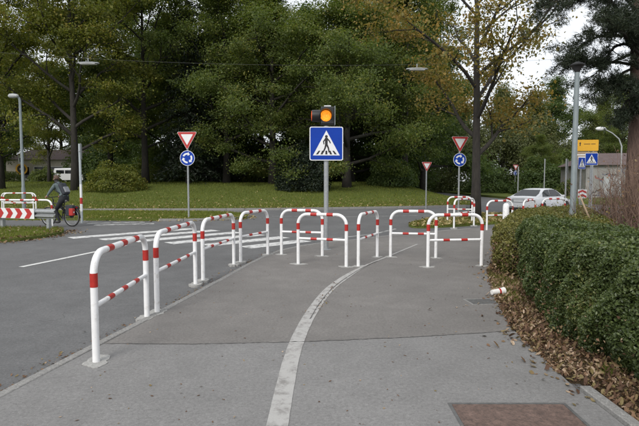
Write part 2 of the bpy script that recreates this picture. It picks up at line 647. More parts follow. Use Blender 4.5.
def sample_poly(rng, poly, n):
    P = np.array(poly)
    lo, hi = P.min(0), P.max(0)
    out = []
    got = 0
    while got < n:
        q = rng.uniform(lo, hi, (n * 2, 2))
        q = q[in_poly(q, poly)]
        out.append(q)
        got += len(q)
    return np.concatenate(out)[:n]


def resample(pts, step):
    pts = [Vector(p) for p in pts]
    out = [pts[0].copy()]
    acc = 0.0
    for a, b in zip(pts, pts[1:]):
        L = (b - a).length
        d = step - acc
        while d <= L:
            out.append(a.lerp(b, d / L))
            d += step
        acc = L - (d - step)
    return out


def smooth_poly(pts, it=2, closed=False):
    pts = [Vector(p) for p in pts]
    for _ in range(it):
        q = [] if closed else [pts[0]]
        m = len(pts) if closed else len(pts) - 1
        for i in range(m):
            a, b = pts[i], pts[(i + 1) % len(pts)]
            q += [a.lerp(b, 0.25), a.lerp(b, 0.75)]
        if not closed:
            q.append(pts[-1])
        pts = q
    return pts


def sstep(t):
    t = np.clip(t, 0, 1)
    return t * t * (3 - 2 * t)


def struct(name, o):
    o['kind'] = 'structure'
    return o


# ------------------------------------------------------------------ ground
ROAD_Z = -0.03


def road_z(x, y):
    return ROAD_Z - 0.20 * sstep((np.asarray(y, float) - 18.5) / 7) * sstep((np.asarray(x, float) - 6.5) / 4.5)


def front_y(x):
    return np.interp(x, [-90, -40, -14, -4, -1, 6, 9.5, 13], [34, 30, 26.6, 27.2, 27.8, 29.6, 31.2, 34])


def lawn_z(x, y):
    x, y = np.asarray(x, float), np.asarray(y, float)
    up = sstep((y - front_y(x)) / 19)
    fade = sstep((13.5 - x) / 7)
    return 0.07 + 1.32 * up * fade + 0.05 * np.sin(x * 0.4) * np.sin(y * 0.3) * up


def grid_mesh(name, xs, ys, zf, mat, kind='structure'):
    X, Y = np.meshgrid(xs, ys)
    Z = zf(X, Y)
    v = np.stack([X, Y, Z], 2).reshape(-1, 3)
    nx, ny = len(xs), len(ys)
    i = (np.arange(ny - 1)[:, None] * nx + np.arange(nx - 1)[None]).reshape(-1, 1)
    f = np.concatenate([i, i + 1, i + nx + 1, i + nx], 1)
    o = bpy.data.objects.new(name, np_mesh(name, v, f, mat, True))
    C.objects.link(o)
    o['kind'] = kind
    return o


grid_mesh('ground', np.array([-1500, -300, -100, -40, 40, 100, 300, 1500.]), np.array([-300, -40, 40, 100, 300, 1500.]), lambda X, Y: X * 0 - 0.5, 'ground_far')
rx = np.concatenate([np.linspace(-95, -10, 18), np.linspace(-8, 24, 33), np.linspace(30, 70, 8)])
ry = np.concatenate([np.linspace(-12, 14, 8), np.linspace(15, 34, 20), np.linspace(40, 140, 11)])
grid_mesh('road', rx, ry, road_z, 'asphalt_road')

# far lawn, gently rising to the trees
ss, tt = np.linspace(0, 1, 70), np.linspace(0, 1, 45) ** 1.5
S_, T_ = np.meshgrid(ss, tt)
xr = np.interp(T_, [0, 0.1, 0.25, 0.5, 1], [9.6, 11.2, 12.6, 13.2, 11])
X_ = -90 + S_ * (xr + 90)
Y_ = front_y(X_) + T_ * (125 - front_y(X_))
Z_ = lawn_z(X_, Y_)
v_ = np.stack([X_, Y_, Z_], 2).reshape(-1, 3)
i_ = (np.arange(44)[:, None] * 70 + np.arange(69)[None]).reshape(-1, 1)
lawn = bpy.data.objects.new('lawn', np_mesh('lawn', v_, np.concatenate([i_, i_ + 1, i_ + 71, i_ + 70], 1), 'grass_ground', True))
C.objects.link(lawn)
lawn['kind'] = 'structure'
# grass bank beyond the exit road on the right
BANK = [(19, 39), (24, 36.5), (40, 34), (70, 33), (70, 140), (20.5, 140), (19.5, 90), (18.5, 60)]
struct('lawn', MB().prism_xy(BANK, -0.3, 0.0).build('grass_bank', 'grass_ground'))


def slab(name, poly, z0, z1, mat):
    return struct(name, MB().prism_xy(poly, z0, z1).build(name, mat))


KERB = [(-2.62, -3), (-2.52, 1.5), (-2.39, 3.56), (-2.27, 4.02), (-2.15, 4.7), (-1.83, 6.35), (-1.66, 7.32), (-1.43, 8.74), (-1.2, 10.1), (-0.8, 11.5), (-0.1, 12.45), (0.9, 13.25), (2.24, 14.4), (3.85, 15.6), (5.6, 16.8)]
RIGHT = [(6.4, 15.6), (4.9, 13.2), (3.95, 11.0), (3.02, 8.74), (2.39, 6.52), (2.09, 5.15), (1.99, 3.82), (2.0, 3.34), (2.02, 1.5), (2.05, -3)]
SEAM = [(-2.13, 4.74), (-1.3, 4.72), (-0.2, 4.79), (0.9, 4.93), (2.09, 5.15)]
near_poly = [(-2.62, -3), (-2.52, 1.5), (-2.39, 3.56), (-2.27, 4.02)] + SEAM + [(1.99, 3.82), (2.0, 3.34), (2.02, 1.5), (2.05, -3)]
far_poly = list(reversed(SEAM)) + [(-1.83, 6.35), (-1.66, 7.32), (-1.43, 8.74), (-1.2, 10.1), (-0.8, 11.5), (-0.1, 12.45), (0.9, 13.25), (2.24, 14.4), (3.85, 15.6), (5.6, 16.8), (6.4, 15.6), (4.9, 13.2), (3.95, 11.0), (3.02, 8.74), (2.39, 6.52)]
# far_poly runs clockwise from the seam; orient it
slab('footpath', list(near_poly[::-1]), -0.12, 0.0, 'asphalt_path_near')
slab('footpath', far_poly[::-1], -0.12, 0.0, 'asphalt_path')


def fix_normals(o):
    bm = bmesh.new()
    bm.from_mesh(o.data)
    bmesh.ops.recalc_face_normals(bm, faces=bm.faces)
    bm.to_mesh(o.data)
    bm.free()


for o in list(C.objects):
    if o.name.startswith('footpath') or o.name.startswith('grass_bank'):
        fix_normals(o)

# tar seam between the two asphalt patches: wavering ribbon
random.seed(4)


def ribbon(name, pts, w, z, mat, kind='structure', jit=0.0, parent=None):
    pts = [Vector((p[0], p[1], 0)) for p in pts]
    mb = MB()
    vv = []
    for i, p in enumerate(pts):
        d = (pts[min(i + 1, len(pts) - 1)] - pts[max(i - 1, 0)]).normalized()
        nrm = Vector((-d.y, d.x, 0))
        ww = w(i / (len(pts) - 1)) if callable(w) else w
        a, b = random.uniform(-jit, jit), random.uniform(-jit, jit)
        q1, q2 = p + nrm * (ww / 2 + a), p - nrm * (ww / 2 + b)
        vv += [(q1.x, q1.y, z), (q2.x, q2.y, z)]
    mb.add(vv, [(2 * i, 2 * i + 1, 2 * i + 3, 2 * i + 2) for i in range(len(pts) - 1)])
    o = mb.build(name, mat, parent)
    if kind and parent is None:
        o['kind'] = kind
    return o


sm = [Vector((p.x, p.y + 0.012 * noise.noise(Vector((p.x * 6, 0, 0))), 0)) for p in resample([(x, y, 0) for x, y in SEAM], 0.03)]
ribbon('asphalt_seam', sm, 0.014, 0.004, 'seam_tar', jit=0.006)



# ---- kerbs: stones as pieces
def kerb_run(name, pts, w, z0, z1, step=1.0, gap=0.012, mat='concrete_kerb'):
    root = bpy.data.objects.new(name, None)
    C.objects.link(root)
    root['kind'] = 'structure'
    rs = resample([(x, y, 0) for x, y in pts], step)
    cache = {}
    for a, b in zip(rs, rs[1:]):
        L = (b - a).length
        key = round(L, 2)
        if key not in cache:
            h = key - gap
            bm = bmesh.new()
            bmesh.ops.create_cube(bm, size=1.0)
            bmesh.ops.scale(bm, vec=(h, w, z1 - z0), verts=bm.verts)
            bmesh.ops.translate(bm, vec=(0, 0, (z0 + z1) / 2), verts=bm.verts)
            bmesh.ops.bevel(bm, geom=list(bm.edges), offset=0.006, segments=1, affect='EDGES')
            me = bpy.data.meshes.new('kerb_stone')
            bm.to_mesh(me)
            bm.free()
            me.materials.append(M[mat])
            cache[key] = me
        m = (a + b) / 2
        piece('kerb_stone', cache[key], root, (m.x, m.y, random.uniform(-0.003, 0.003)), math.atan2(b.y - a.y, b.x - a.x) + random.uniform(-0.006, 0.006))
    return root


kerb_run('kerb', [(x - 0.042, y) for x, y in KERB[1:]], 0.085, -0.15, 0.006, 0.9)
kerb_run('path_edging', [(2.06, 1.2), (2.05, 3.4), (2.04, 3.85)], 0.085, -0.12, 0.035, 0.62)

# ---- painted markings
zebra = bpy.data.objects.new('zebra_crossing', None)
C.objects.link(zebra)
zebra['kind'] = 'structure'
d_ = Vector((0.715, 0.699, 0))
for i in range(6):
    s0 = Vector((-7.12 + 1.06 * i, 13.92 - 0.40 * i, 0))
    L = (3.9, 3.7, 3.4, 3.0, 2.6, 2.0)[i]
    n_ = Vector((-d_.y, d_.x, 0)) * 0.26
    e0 = s0 + d_ * L
    q = [s0 - n_, e0 - n_, e0 + n_, s0 + n_]
    mb = MB()
    mb.add([(p.x, p.y, ROAD_Z + 0.004) for p in q], [(0, 1, 2, 3)])
    mb.build('stripe', 'paint_zebra', zebra)
ribbon('centre_line', [(-5.66, 9.2), (-5.4, 10.2), (-5.14, 11.29), (-4.9, 12.3)], 0.12, ROAD_Z + 0.004, 'paint_line')
ribbon('faded_marking', [(-8.3, 18.0), (-7.1, 18.35), (-6.3, 18.6)], 0.45, ROAD_Z + 0.004, 'paint_faded')
ribbon('faded_marking', [(-8.9, 18.7), (-7.6, 19.1), (-6.9, 19.3)], 0.35, ROAD_Z + 0.004, 'paint_faded')
ribbon('edge_marking', [(-2.2, 22.6), (1.5, 22.1), (5.2, 23.2)], 0.10, ROAD_Z + 0.004, 'paint_faded')
ribbon('edge_marking', [(0.2, 13.6), (1.7, 15.0), (2.6, 16.6)], 0.12, ROAD_Z + 0.004, 'paint_faded')
sep_pts = smooth_poly([(-0.30, -2, 0), (-0.29, 2.0, 0), (-0.28, 3.11, 0), (-0.25, 4.85, 0), (0.04, 6.8, 0), (0.36, 7.9, 0), (0.86, 9.2, 0), (1.42, 10.25, 0), (2.5, 12.37, 0)], 2)
sep_pts = resample(sep_pts, 0.08)
ribbon('separation_line', sep_pts, lambda t: 0.145 if t < 0.68 else max(0.05, 0.145 - (t - 0.68) * 0.9), 0.004, 'paint_separator', jit=0.0015)
# groove along the strip
gr = [Vector((p.x + 0.03, p.y, 0)) for p in sep_pts[95:150]]
ribbon('separation_groove', gr, 0.012, 0.008, 'seam_tar', jit=0.004)

# ---- planted islands and beds
VERGE = [(-18, 20.6), (-9.6, 20.1), (-6, 19.7), (-3.6, 20.4), (-2.9, 21.5), (-4.2, 24.3), (-7, 24.9), (-11, 25.1), (-18, 25.6)]
ISLE_L = [(-15, 16.3), (-9.0, 16.5), (-8.3, 15.9), (-7.75, 14.7), (-8.1, 13.0), (-9.5, 12.2), (-15, 11.0)]
ISLE_R = [(3.1, 16.6), (4.4, 17.0), (7, 18.6), (10, 20), (10.6, 23.4), (6.6, 24), (4.6, 20.5), (3.3, 18.3)]
BED = [(2.10, -3), (2.10, 3.85), (2.02, 3.86), (2.11, 5.14), (2.41, 6.51), (3.04, 8.73), (3.97, 10.98), (4.92, 13.18), (6.42, 15.58), (8, 18.2), (16, 18.6), (16, -3)]


def round_poly(poly, it=2):
    return [(p.x, p.y) for p in smooth_poly([(x, y, 0) for x, y in poly], it, True)]


def island(name, poly, z1, mat, rounded=True):
    o = slab(name, round_poly(poly) if rounded else poly, -0.25, z1, mat)
    fix_normals(o)
    return o


island('verge', VERGE, 0.06, 'grass_ground')
island('traffic_island', ISLE_L, 0.05, 'grass_ground')
island('traffic_island', ISLE_R, 0.01, 'grass_ground')
island('planting_bed', BED, -0.008, 'soil', False)
random.seed(8)
kerb_run('lawn_kerb', [(x, float(front_y(x)) - 0.1) for x in np.linspace(-30, 9.4, 40)], 0.14, -0.2, 0.085, 1.0)
kerb_run('verge_kerb', [(p[0], p[1]) for p in round_poly([(x * 1.0, y) for x, y in VERGE])[6:-4]], 0.1, -0.2, 0.065, 1.0)
fp = struct('back_path', MB().prism_xy([(-30, 25.9), (-11, 25.35), (-5, 25.2), (-3.6, 26.4), (-14, 26.2), (-30, 27.6)], -0.1, -0.02).build('back_path', 'asphalt_path'))
fix_normals(fp)

# ---- covers in the path
t = thing('access_cover', 'rusty brown rectangular steel cover set in the grey footpath', 'cover', (1.35, 3.03, 0.0))
mb = MB().box(-0.40, 0.40, -0.40, 0.39, -0.05, 0.004)
mb.build('plate', 'rust_steel', t, bevel=0.003)
f = MB()
f.box(-0.425, -0.402, -0.425, 0.415, -0.05, 0.003).box(0.402, 0.425, -0.425, 0.415, -0.05, 0.003)
f.box(-0.402, 0.402, 0.392, 0.415, -0.05, 0.003).box(-0.402, 0.402, -0.425, -0.402, -0.05, 0.003)
f.build('frame', 'iron', t)
t = thing('valve_cover', 'small dark iron cover at the path edge beside the paper cup', 'cover', (2.16, 6.42, 0.0), R(6))
MB().box(-0.17, 0.17, -0.13, 0.13, -0.05, 0.005).build('lid', 'iron', t, bevel=0.003)
f = MB().box(-0.20, -0.172, -0.16, 0.16, -0.05, 0.004).box(0.172, 0.20, -0.16, 0.16, -0.05, 0.004)
f.box(-0.172, 0.172, 0.132, 0.16, -0.05, 0.004).box(-0.172, 0.172, -0.16, -0.132, -0.05, 0.004)
f.build('frame', 'concrete_kerb', t)


# ------------------------------------------------------------------ barriers
def barrier(p0, p1, label, bands=2, group='red and white tubular barriers', h=1.0, z=0.0, base=True):
    p0, p1 = Vector((p0[0], p0[1], 0)), Vector((p1[0], p1[1], 0))
    L = (p1 - p0).length
    t = thing('barrier', label, 'barrier', ((p0.x + p1.x) / 2, (p0.y + p1.y) / 2, z), math.atan2(p1.y - p0.y, p1.x - p0.x), group)
    r, br = 0.0315, 0.19
    x = L / 2
    path = [(-x, 0, -0.05), (-x, 0, 0.3), (-x, 0, h - r - br)]
    for k in range(1, 8):
        a = PI / 2 * k / 8
        path.append((-x + br * (1 - math.cos(a)), 0, h - r - br + br * math.sin(a)))
    path.append((-x + br, 0, h - r))
    path = path + [(-p[0], 0, p[2]) for p in reversed(path)]
    MB().tube(path, r, 14).build('frame', 'white_enamel', t, smooth='auto')
    zm = 0.5 * h
    MB().tube([(-x + 0.02, 0, zm), (x - 0.02, 0, zm)], 0.0235, 12).build('mid_rail', 'white_enamel', t, smooth='auto')
    bl = 0.062
    for s in (-1, 1):
        MB().tube([(s * x, 0, 0.735 * h - bl), (s * x, 0, 0.735 * h + bl)], r + 0.0018, 14, False).build('red_band', 'red_film', t, smooth=True)
    fr = [1 / 3, 2 / 3] if bands == 2 else [0.25, 0.5, 0.75]
    for q in fr:
        c = -x + L * (q if bands == 2 else q)
        MB().tube([(c - bl, 0, h - r), (c + bl, 0, h - r)], r + 0.0018, 14, False).build('red_band', 'red_film', t, smooth=True)
        MB().tube([(c - bl, 0, zm), (c + bl, 0, zm)], 0.0235 + 0.0018, 12, False).build('red_band', 'red_film', t, smooth=True)
    if base:
        for s in (-1, 1):
            pr = []
            ph = random.uniform(0, 6)
            for k in range(22):
                a = 2 * PI * k / 22
                rr = 0.105 + 0.06 * noise.noise(Vector((math.cos(a) * 1.8 + ph, math.sin(a) * 1.8, p0.x)))
                pr.append((s * x + rr * 1.3 * math.cos(a), rr * 0.95 * math.sin(a)))
            hgt = random.uniform(0.003, 0.006)
            mb = MB().prism_xy(pr, -0.03, hgt)
            mb.build('concrete_base', 'concrete_patch', t)
    return t


random.seed(21)
barrier((-1.98, 4.25), (-2.04, 5.70), 'nearest long red and white barrier, at the kerb on the left of the path', 3)
barrier((-1.985, 5.90), (-1.93, 7.54), 'second long red and white barrier along the left kerb, counted from the camera', 3)
barrier((-1.885, 7.85), (-1.65, 9.36), 'third long red and white barrier along the left kerb, before the short one', 3)
barrier((-1.56, 9.62), (-1.13, 10.62), 'short red and white barrier ending the row along the left kerb by the zebra crossing', 2)
barrier((-0.83, 10.62), (0.06, 10.38), 'red and white barrier standing directly in front of the crossing sign post', 2)
barrier((-0.41, 9.38), (0.50, 9.07), 'front of the two overlapping middle barriers, left of the pale path line', 2)
barrier((0.73, 9.13), (1.22, 10.27), 'barrier seen almost end-on in the middle of the path, on the pale line', 2)
barrier((1.50, 10.27), (2.42, 10.12), 'rear barrier of the overlapping pair on the right of the path', 2)
barrier((2.02, 9.05), (3.06, 9.18), 'front barrier of the overlapping pair on the right, touching the hedge end', 2)
barrier((4.56, 16.55), (5.55, 17.55), 'far red and white barrier on the leafy island, in front of the autumn tree', 2, z=-0.0)
barrier((4.95, 18.9), (5.85, 18.75), 'rearmost of the two far barriers left of the autumn tree trunk', 2, z=0.01)
barrier((5.45, 15.9), (6.35, 16.1), 'far barrier behind the white bollard, at the left end of the low hedge', 2, z=-0.02)
barrier((6.75, 16.2), (7.5, 17.0), 'far barrier peeking over the low hedge in front of the white car', 2, z=-0.02)
barrier((8.2, 18.0), (9.1, 18.15), 'far barrier over the low hedge nearest the lamp post', 2, z=-0.03)
barrier((-16.9, 26.05), (-15.2, 26.0), 'rear arched barrier behind the guard rail at the left edge', 2, z=-0.02)
barrier((-14.9, 23.1), (-13.5, 23.3), 'middle arched barrier behind the guard rail at the left edge', 2, z=0.05)
barrier((-11.3, 16.95), (-9.25, 16.9), 'arched barrier just behind the guard rail, left of the cyclist', 3, z=-0.03)

# white bollard
t = thing('bollard', 'small white bollard with dark cap beside the low hedge', 'bollard', (5.95, 15.6, -0.03))
MB().lathe([(0.10, 0), (0.10, 0.82), (0.085, 0.88), (0.05, 0.92)], 14).build('post', 'white_enamel', t, smooth='auto')
MB().tube([(0.09, -0.06, 0.78), (0.17, -0.1, 0.78)], 0.05, 10).build('reflector', 'black_plastic', t, smooth='auto')


# ------------------------------------------------------------------ signs
def rpoly(pts, rad, n=4):
    out = []
    m = len(pts)
    for i in range(m):
        p0, p1, p2 = Vector(pts[i - 1]), Vector(pts[i]), Vector(pts[(i + 1) % m])
        a, b = (p0 - p1).normalized(), (p2 - p1).normalized()
        half = a.angle(b) / 2
        d = rad / math.tan(half)
        c = p1 + (a + b).normalized() * (rad / math.sin(half))
        s, e = p1 + a * d - c, p1 + b * d - c
        a0, a1 = math.atan2(s.y, s.x), math.atan2(e.y, e.x)
        da = (a1 - a0 + PI) % (2 * PI) - PI
        for k in range(n + 1):
            q = a0 + da * k / n
            out.append((c.x + rad * math.cos(q), c.y + rad * math.sin(q)))
    return out


def circle(r, n=28, c=(0, 0)):
    return [(c[0] + r * math.cos(2 * PI * k / n), c[1] + r * math.sin(2 * PI * k / n)) for k in range(n)]


def off(poly, dx, dz, s=1.0):
    return [(x * s + dx, z * s + dz) for x, z in poly]


def yield_plate(t, zc, side, y):
    hh = side * math.sqrt(3) / 2
    tri = [(0, -hh * 0.6667), (side / 2, hh * 0.3333), (-side / 2, hh * 0.3333)]
    p = MB().prism_xz(off(rpoly(tri, side * 0.045), 0, zc), y, y + 0.004).build('yield_plate', 'sign_white', t)
    MB().prism_xz(off(rpoly(tri, side * 0.045), 0, zc, 0.965), y - 0.002, y).build('red_border', 'sign_red', p)
    MB().prism_xz(off(rpoly(tri, side * 0.03), 0, zc, 0.60), y - 0.004, y - 0.002).build('white_field', 'sign_white', p)
    MB().prism_xz(off(rpoly(tri, side * 0.045), 0, zc, 0.985), y + 0.004, y + 0.007).build('sign_back', 'galvanised', p)


def roundabout_plate(t, zc, r, y):
    p = MB().prism_xz(off(circle(r), 0, zc), y, y + 0.004).build('roundabout_plate', 'sign_white', t)
    MB().prism_xz(off(circle(r * 0.94), 0, zc), y - 0.002, y).build('blue_field', 'sign_blue', p)
    MB().prism_xz(off(circle(r * 0.98), 0, zc), y + 0.004, y + 0.007).build('sign_back', 'galvanised', p)
    for k in range(3):
        a0 = R(90 + 120 * k - 8)
        pts_o, pts_i = [], []
        for j in range(9):
            a = a0 + R(72) * j / 8
            pts_o.append((0.68 * r * math.cos(a), 0.68 * r * math.sin(a) + zc))
            pts_i.append((0.46 * r * math.cos(a), 0.46 * r * math.sin(a) + zc))
        MB().prism_xz(pts_o + pts_i[::-1], y - 0.004, y - 0.002).build('arrow', 'sign_white', p)
        ae = a0 - R(30)
        tip = (0.57 * r * math.cos(ae), 0.57 * r * math.sin(ae) + zc)
        o_ = (0.84 * r * math.cos(a0), 0.84 * r * math.sin(a0) + zc)
        i_ = (0.30 * r * math.cos(a0), 0.30 * r * math.sin(a0) + zc)
        MB().prism_xz([tip, o_, i_], y - 0.0045, y - 0.0025).build('arrow_head', 'sign_white', p)


def crossing_plate(t, zc, half, y, xo=0.0, edge=0.05):
    sq = [(-half, -half), (half, -half), (half, half), (-half, half)]
    p = MB().prism_xz(off(rpoly(sq, half * 0.11), xo, zc), y, y + 0.004).build('crossing_plate', 'sign_white', t)
    MB().prism_xz(off(rpoly(sq, half * 0.09), xo, zc, 0.95), y - 0.002, y).build('blue_field', 'sign_blue', p)
    MB().prism_xz(off(rpoly(sq, half * 0.11), xo, zc, 0.985), y + 0.004, y + 0.008).build('sign_back', 'galvanised', p)
    w = half
    tri = [(-0.80 * w, -0.70 * w), (0.80 * w, -0.70 * w), (0, 0.78 * w)]
    MB().prism_xz(off(tri, xo, zc), y - 0.004, y - 0.002).build('white_triangle', 'sign_white', p)
    y0, y1 = y - 0.006, y - 0.004
    g = MB()
    g.prism_xz(off(circle(0.085 * w, 14, (0.0 * w, 0.42 * w)), xo, zc), y0, y1)

    def limb(pts, ws):
        L, Rr = [], []
        for i, q in enumerate(pts):
            q = Vector(q)
            dd = (Vector(pts[min(i + 1, len(pts) - 1)]) - Vector(pts[max(i - 1, 0)])).normalized()
            n2 = Vector((-dd.y, dd.x))
            L.append(tuple((q + n2 * ws[i] / 2) * w))
            Rr.append(tuple((q - n2 * ws[i] / 2) * w))
        return off([(a, b) for a, b in Rr] + [(a, b) for a, b in L[::-1]], xo, zc)
    g.prism_xz(limb([(0.0, 0.34), (0.0, -0.08)], [0.17, 0.15]), y0, y1)
    g.prism_xz(limb([(-0.02, -0.05), (-0.08, -0.28), (-0.20, -0.52)], [0.11, 0.09, 0.08]), y0 - 0.0004, y1)
    g.prism_xz(limb([(0.02, -0.05), (0.12, -0.26), (0.17, -0.52)], [0.11, 0.09, 0.08]), y0 - 0.0008, y1)
    g.prism_xz(limb([(-0.04, 0.3), (-0.17, 0.12), (-0.14, -0.04)], [0.08, 0.07, 0.06]), y0 - 0.0012, y1)
    g.prism_xz(limb([(0.05, 0.3), (0.19, 0.14), (0.24, 0.02)], [0.08, 0.07, 0.06]), y0 - 0.0016, y1)
    g.build('pedestrian_symbol', 'sign_black', p)
    for k in range(5):
        c = (-0.52 + 0.26 * k)
        b0, b1 = c * 1.08, c * 0.78
        MB().prism_xz(off([((b0 - 0.065) * w, -0.64 * w), ((b0 + 0.065) * w, -0.64 * w), ((b1 + 0.05) * w, -0.42 * w), ((b1 - 0.05) * w, -0.42 * w)], xo, zc), y0 + 0.0005, y1).build('stripe_symbol', 'sign_black', p)


def pole(t, r, h, mat='galvanised', name='pole'):
    MB().tube([(0, 0, -0.3), (0, 0, h)], r, 14).build(name, mat, t, smooth='auto')
    MB().lathe([(r + 0.004, h), (r + 0.004, h + 0.012), (r * 0.6, h + 0.022)], 12).build('pole_cap', 'black_plastic', t)


def clamp(t, z, r, y=None):
    MB().lathe([(r + 0.006, z - 0.02), (r + 0.006, z + 0.02)], 12).build('clamp', 'galvanised', t)


# pedestrian crossing sign with amber beacon
t = thing('crossing_sign', 'blue square pedestrian crossing sign with lit amber beacon on grey post', 'sign', (0.155, 11.39, 0), R(1.5))
MB().tube([(0, 0, -0.3), (0, 0, 2.86)], 0.054, 16).build('post', 'galvanised', t, smooth='auto')
MB().lathe([(0.13, 0.0), (0.13, 0.006), (0.06, 0.014), (0.06, 0.05)], 14).build('base_flange', 'galvanised', t)
crossing_plate(t, 2.455, 0.385, -0.075)
for z in (2.25, 2.66):
    MB().box(-0.33, 0.33, -0.066, -0.058, z - 0.02, z + 0.02).build('bracket', 'galvanised', t)
    clamp(t, z, 0.054)
# signal heads
hd = MB().box(-0.125, 0.19, -0.05, 0.20, 2.90, 3.30).build('signal_housing', 'black_plastic', t, bevel=0.02)
MB().box(-0.05, 0.11, -0.02, 0.17, 3.303, 3.33).build('top_cap', 'sign_white', t, bevel=0.01)
MB().box(0.192, 0.202, -0.07, 0.22, 2.885, 3.315).build('side_plate', 'galvanised_pale', t)
lens_c = (-0.01, 3.09)
MB().lathe([(0.128, 0.050), (0.125, 0.062), (0.09, 0.078), (0.03, 0.086)], 24, 'y', (lens_c[0], 0, lens_c[1])).build('amber_lens', 'amber_light', hd, smooth=True)
vz = MB()
for k in range(17):
    pass
vo, vi = [], []
for k in range(19):
    a = R(-35 + 250 * k / 18)
    ln = 0.07 + 0.14 * max(0, math.sin(a) + 0.35) / 1.35
    vo.append([(lens_c[0] + 0.145 * math.cos(a), -0.051, lens_c[1] + 0.145 * math.sin(a)), (lens_c[0] + 0.145 * math.cos(a), -0.051 - ln, lens_c[1] + 0.145 * math.sin(a))])
    vi.append([(lens_c[0] + 0.138 * math.cos(a), -0.051, lens_c[1] + 0.138 * math.sin(a)), (lens_c[0] + 0.138 * math.cos(a), -0.051 - ln, lens_c[1] + 0.138 * math.sin(a))])
for k in range(18):
    vz.add([vo[k][0], vo[k][1], vo[k + 1][1], vo[k + 1][0]], [(0, 1, 2, 3)])
    vz.add([vi[k][0], vi[k][1], vi[k + 1][1], vi[k + 1][0]], [(3, 2, 1, 0)])
    vz.add([vo[k][1], vi[k][1], vi[k + 1][1], vo[k + 1][1]], [(0, 1, 2, 3)])
vz.build('visor', 'black_plastic', hd)
MB().lathe([(0.115, 0.126), (0.11, 0.15), (0.05, 0.17)], 20, 'x', (-0.28, 0.06, 3.10)).build('side_lens', 'amber_dim', hd)
hs = MB().lathe([(0.135, -0.126), (0.14, -0.20), (0.135, -0.33)], 20, 'x', (0, 0.06, 3.10))
hs.build('side_visor', 'black_plastic', hd, smooth='auto')
MB().lathe([(0.118, -0.331), (0.112, -0.337), (0.05, -0.345)], 20, 'x', (0, 0.06, 3.10)).build('side_lens', 'amber_dim', hd)


def yield_roundabout(x, y, label, rz=0.0, side=0.9, r=0.3, top=3.55, z=0.0):
    t = thing('yield_sign', label, 'sign', (x, y, z), rz, 'yield and roundabout signs')
    pole(t, 0.038, top - 0.12)
    yield_plate(t, top - side * 0.866 / 3, side, -0.06)
    roundabout_plate(t, top - side * 0.866 - r - 0.02, r, -0.06)
    for zz in (top - 0.3, top - side * 0.866 - r):
        MB().box(-0.16, 0.16, -0.053, -0.042, zz - 0.015, zz + 0.015).build('bracket', 'galvanised', t)
        clamp(t, zz, 0.038)
    return t


yield_roundabout(-5.47, 20.45, 'yield triangle over blue roundabout disc on the grassy verge, left half', R(-4), 0.86, 0.315, 3.62)
yield_roundabout(6.36, 22.4, 'yield triangle over blue roundabout disc beside the autumn tree trunk', R(6), 0.83, 0.305, 3.60)
yield_roundabout(23.9, 60, 'tiny distant yield and roundabout sign left of the white car', R(15), 0.80, 0.30, 3.55, 0.0)
t = thing('yield_sign', 'lone small yield triangle on a thin post at the lawn edge', 'sign', (6.22, 28.6, -0.05), R(10))
pole(t, 0.038, 2.62)
yield_plate(t, 2.55, 0.64, -0.06)
clamp(t, 2.5, 0.038)
MB().box(-0.14, 0.14, -0.053, -0.042, 2.49, 2.52).build('bracket', 'galvanised', t)

# post with red and white bands behind the cyclist
t = thing('marker_post', 'grey post with red and white bands beside the cyclist, plate seen edge-on', 'post', (-9.22, 18.95, ROAD_Z), R(112))
MB().tube([(0, 0, -0.2), (0, 0, 3.05)], 0.045, 12).build('pole', 'galvanised_pale', t, smooth='auto')
for k, (a, b, m_) in enumerate(((0.98, 1.22, 'sign_white'), (0.74, 0.98, 'sign_red'), (0.45, 0.74, 'sign_white'), (1.22, 1.5, 'sign_white'))):
    MB().tube([(0, 0, a), (0, 0, b)], 0.047 + 0.0005 * (k % 2), 12, False).build('band', m_, t, smooth=True)
MB().prism_xz(off(rpoly([(-0.3, -0.3), (0.3, -0.3), (0.3, 0.3), (-0.3, 0.3)], 0.04), 0, 2.76), -0.062, -0.056).build('sign_plate', 'galvanised', t)
clamp(t, 2.76, 0.045)


# direction sign cluster on the right
def far_pole(x, y, h, label, plate=None, rz=0):
    t = thing('sign_post', label, 'post', (x, y, float(road_z(x, y)) if y < 36 else 0.0), rz)
    MB().tube([(0, 0, -0.2), (0, 0, h)], 0.05, 10).build('pole', 'galvanised', t, smooth='auto')
    if plate:
        w, z0, z1 = plate
        MB().box(-w / 2, w / 2, -0.066, -0.058, z0, z1).build('sign_plate', 'galvanised', t)
    return t


far_pole(15.3, 30.5, 3.2, 'thin grey sign post with narrow plate, right of the white car', (0.45, 2.3, 3.15), R(75))
far_pole(20.6, 45, 3.6, 'taller of two distant bare grey posts beyond the white car')
far_pole(18.4, 45.5, 2.9, 'shorter of two distant bare grey posts beyond the white car')
t = thing('direction_sign', 'yellow direction sign with pale lower panel, behind the tall lamp post', 'sign', (15.95, 29.6, -0.23), R(-8))
for sx in (-0.45, 0.45):
    MB().tube([(sx, 0, -0.2), (sx, 0, 4.25)], 0.045, 10).build('pole', 'galvanised', t, smooth='auto')
pl = MB().prism_xz(rpoly([(-0.72, 3.62), (0.72, 3.62), (0.72, 4.28), (-0.72, 4.28)], 0.05), -0.062, -0.052).build('yellow_panel', 'sign_yellow', t)
MB().prism_xz([(-0.34, 3.92), (-0.29, 3.92), (-0.29, 4.06), (-0.25, 4.06), (-0.315, 4.15), (-0.38, 4.06), (-0.34, 4.06)], -0.066, -0.062).build('arrow_symbol', 'sign_black', pl)
for k, (a, b) in enumerate(((-0.1, 0.25), (0.3, 0.55))):
    MB().box(a, b, -0.066, -0.062, 4.01, 4.045).build('lettering', 'sign_black', pl)
pl = MB().prism_xz(rpoly([(-0.68, 3.10), (0.68, 3.10), (0.68, 3.58), (-0.68, 3.58)], 0.05), -0.062, -0.052).build('pale_panel', 'wood_stake', t)
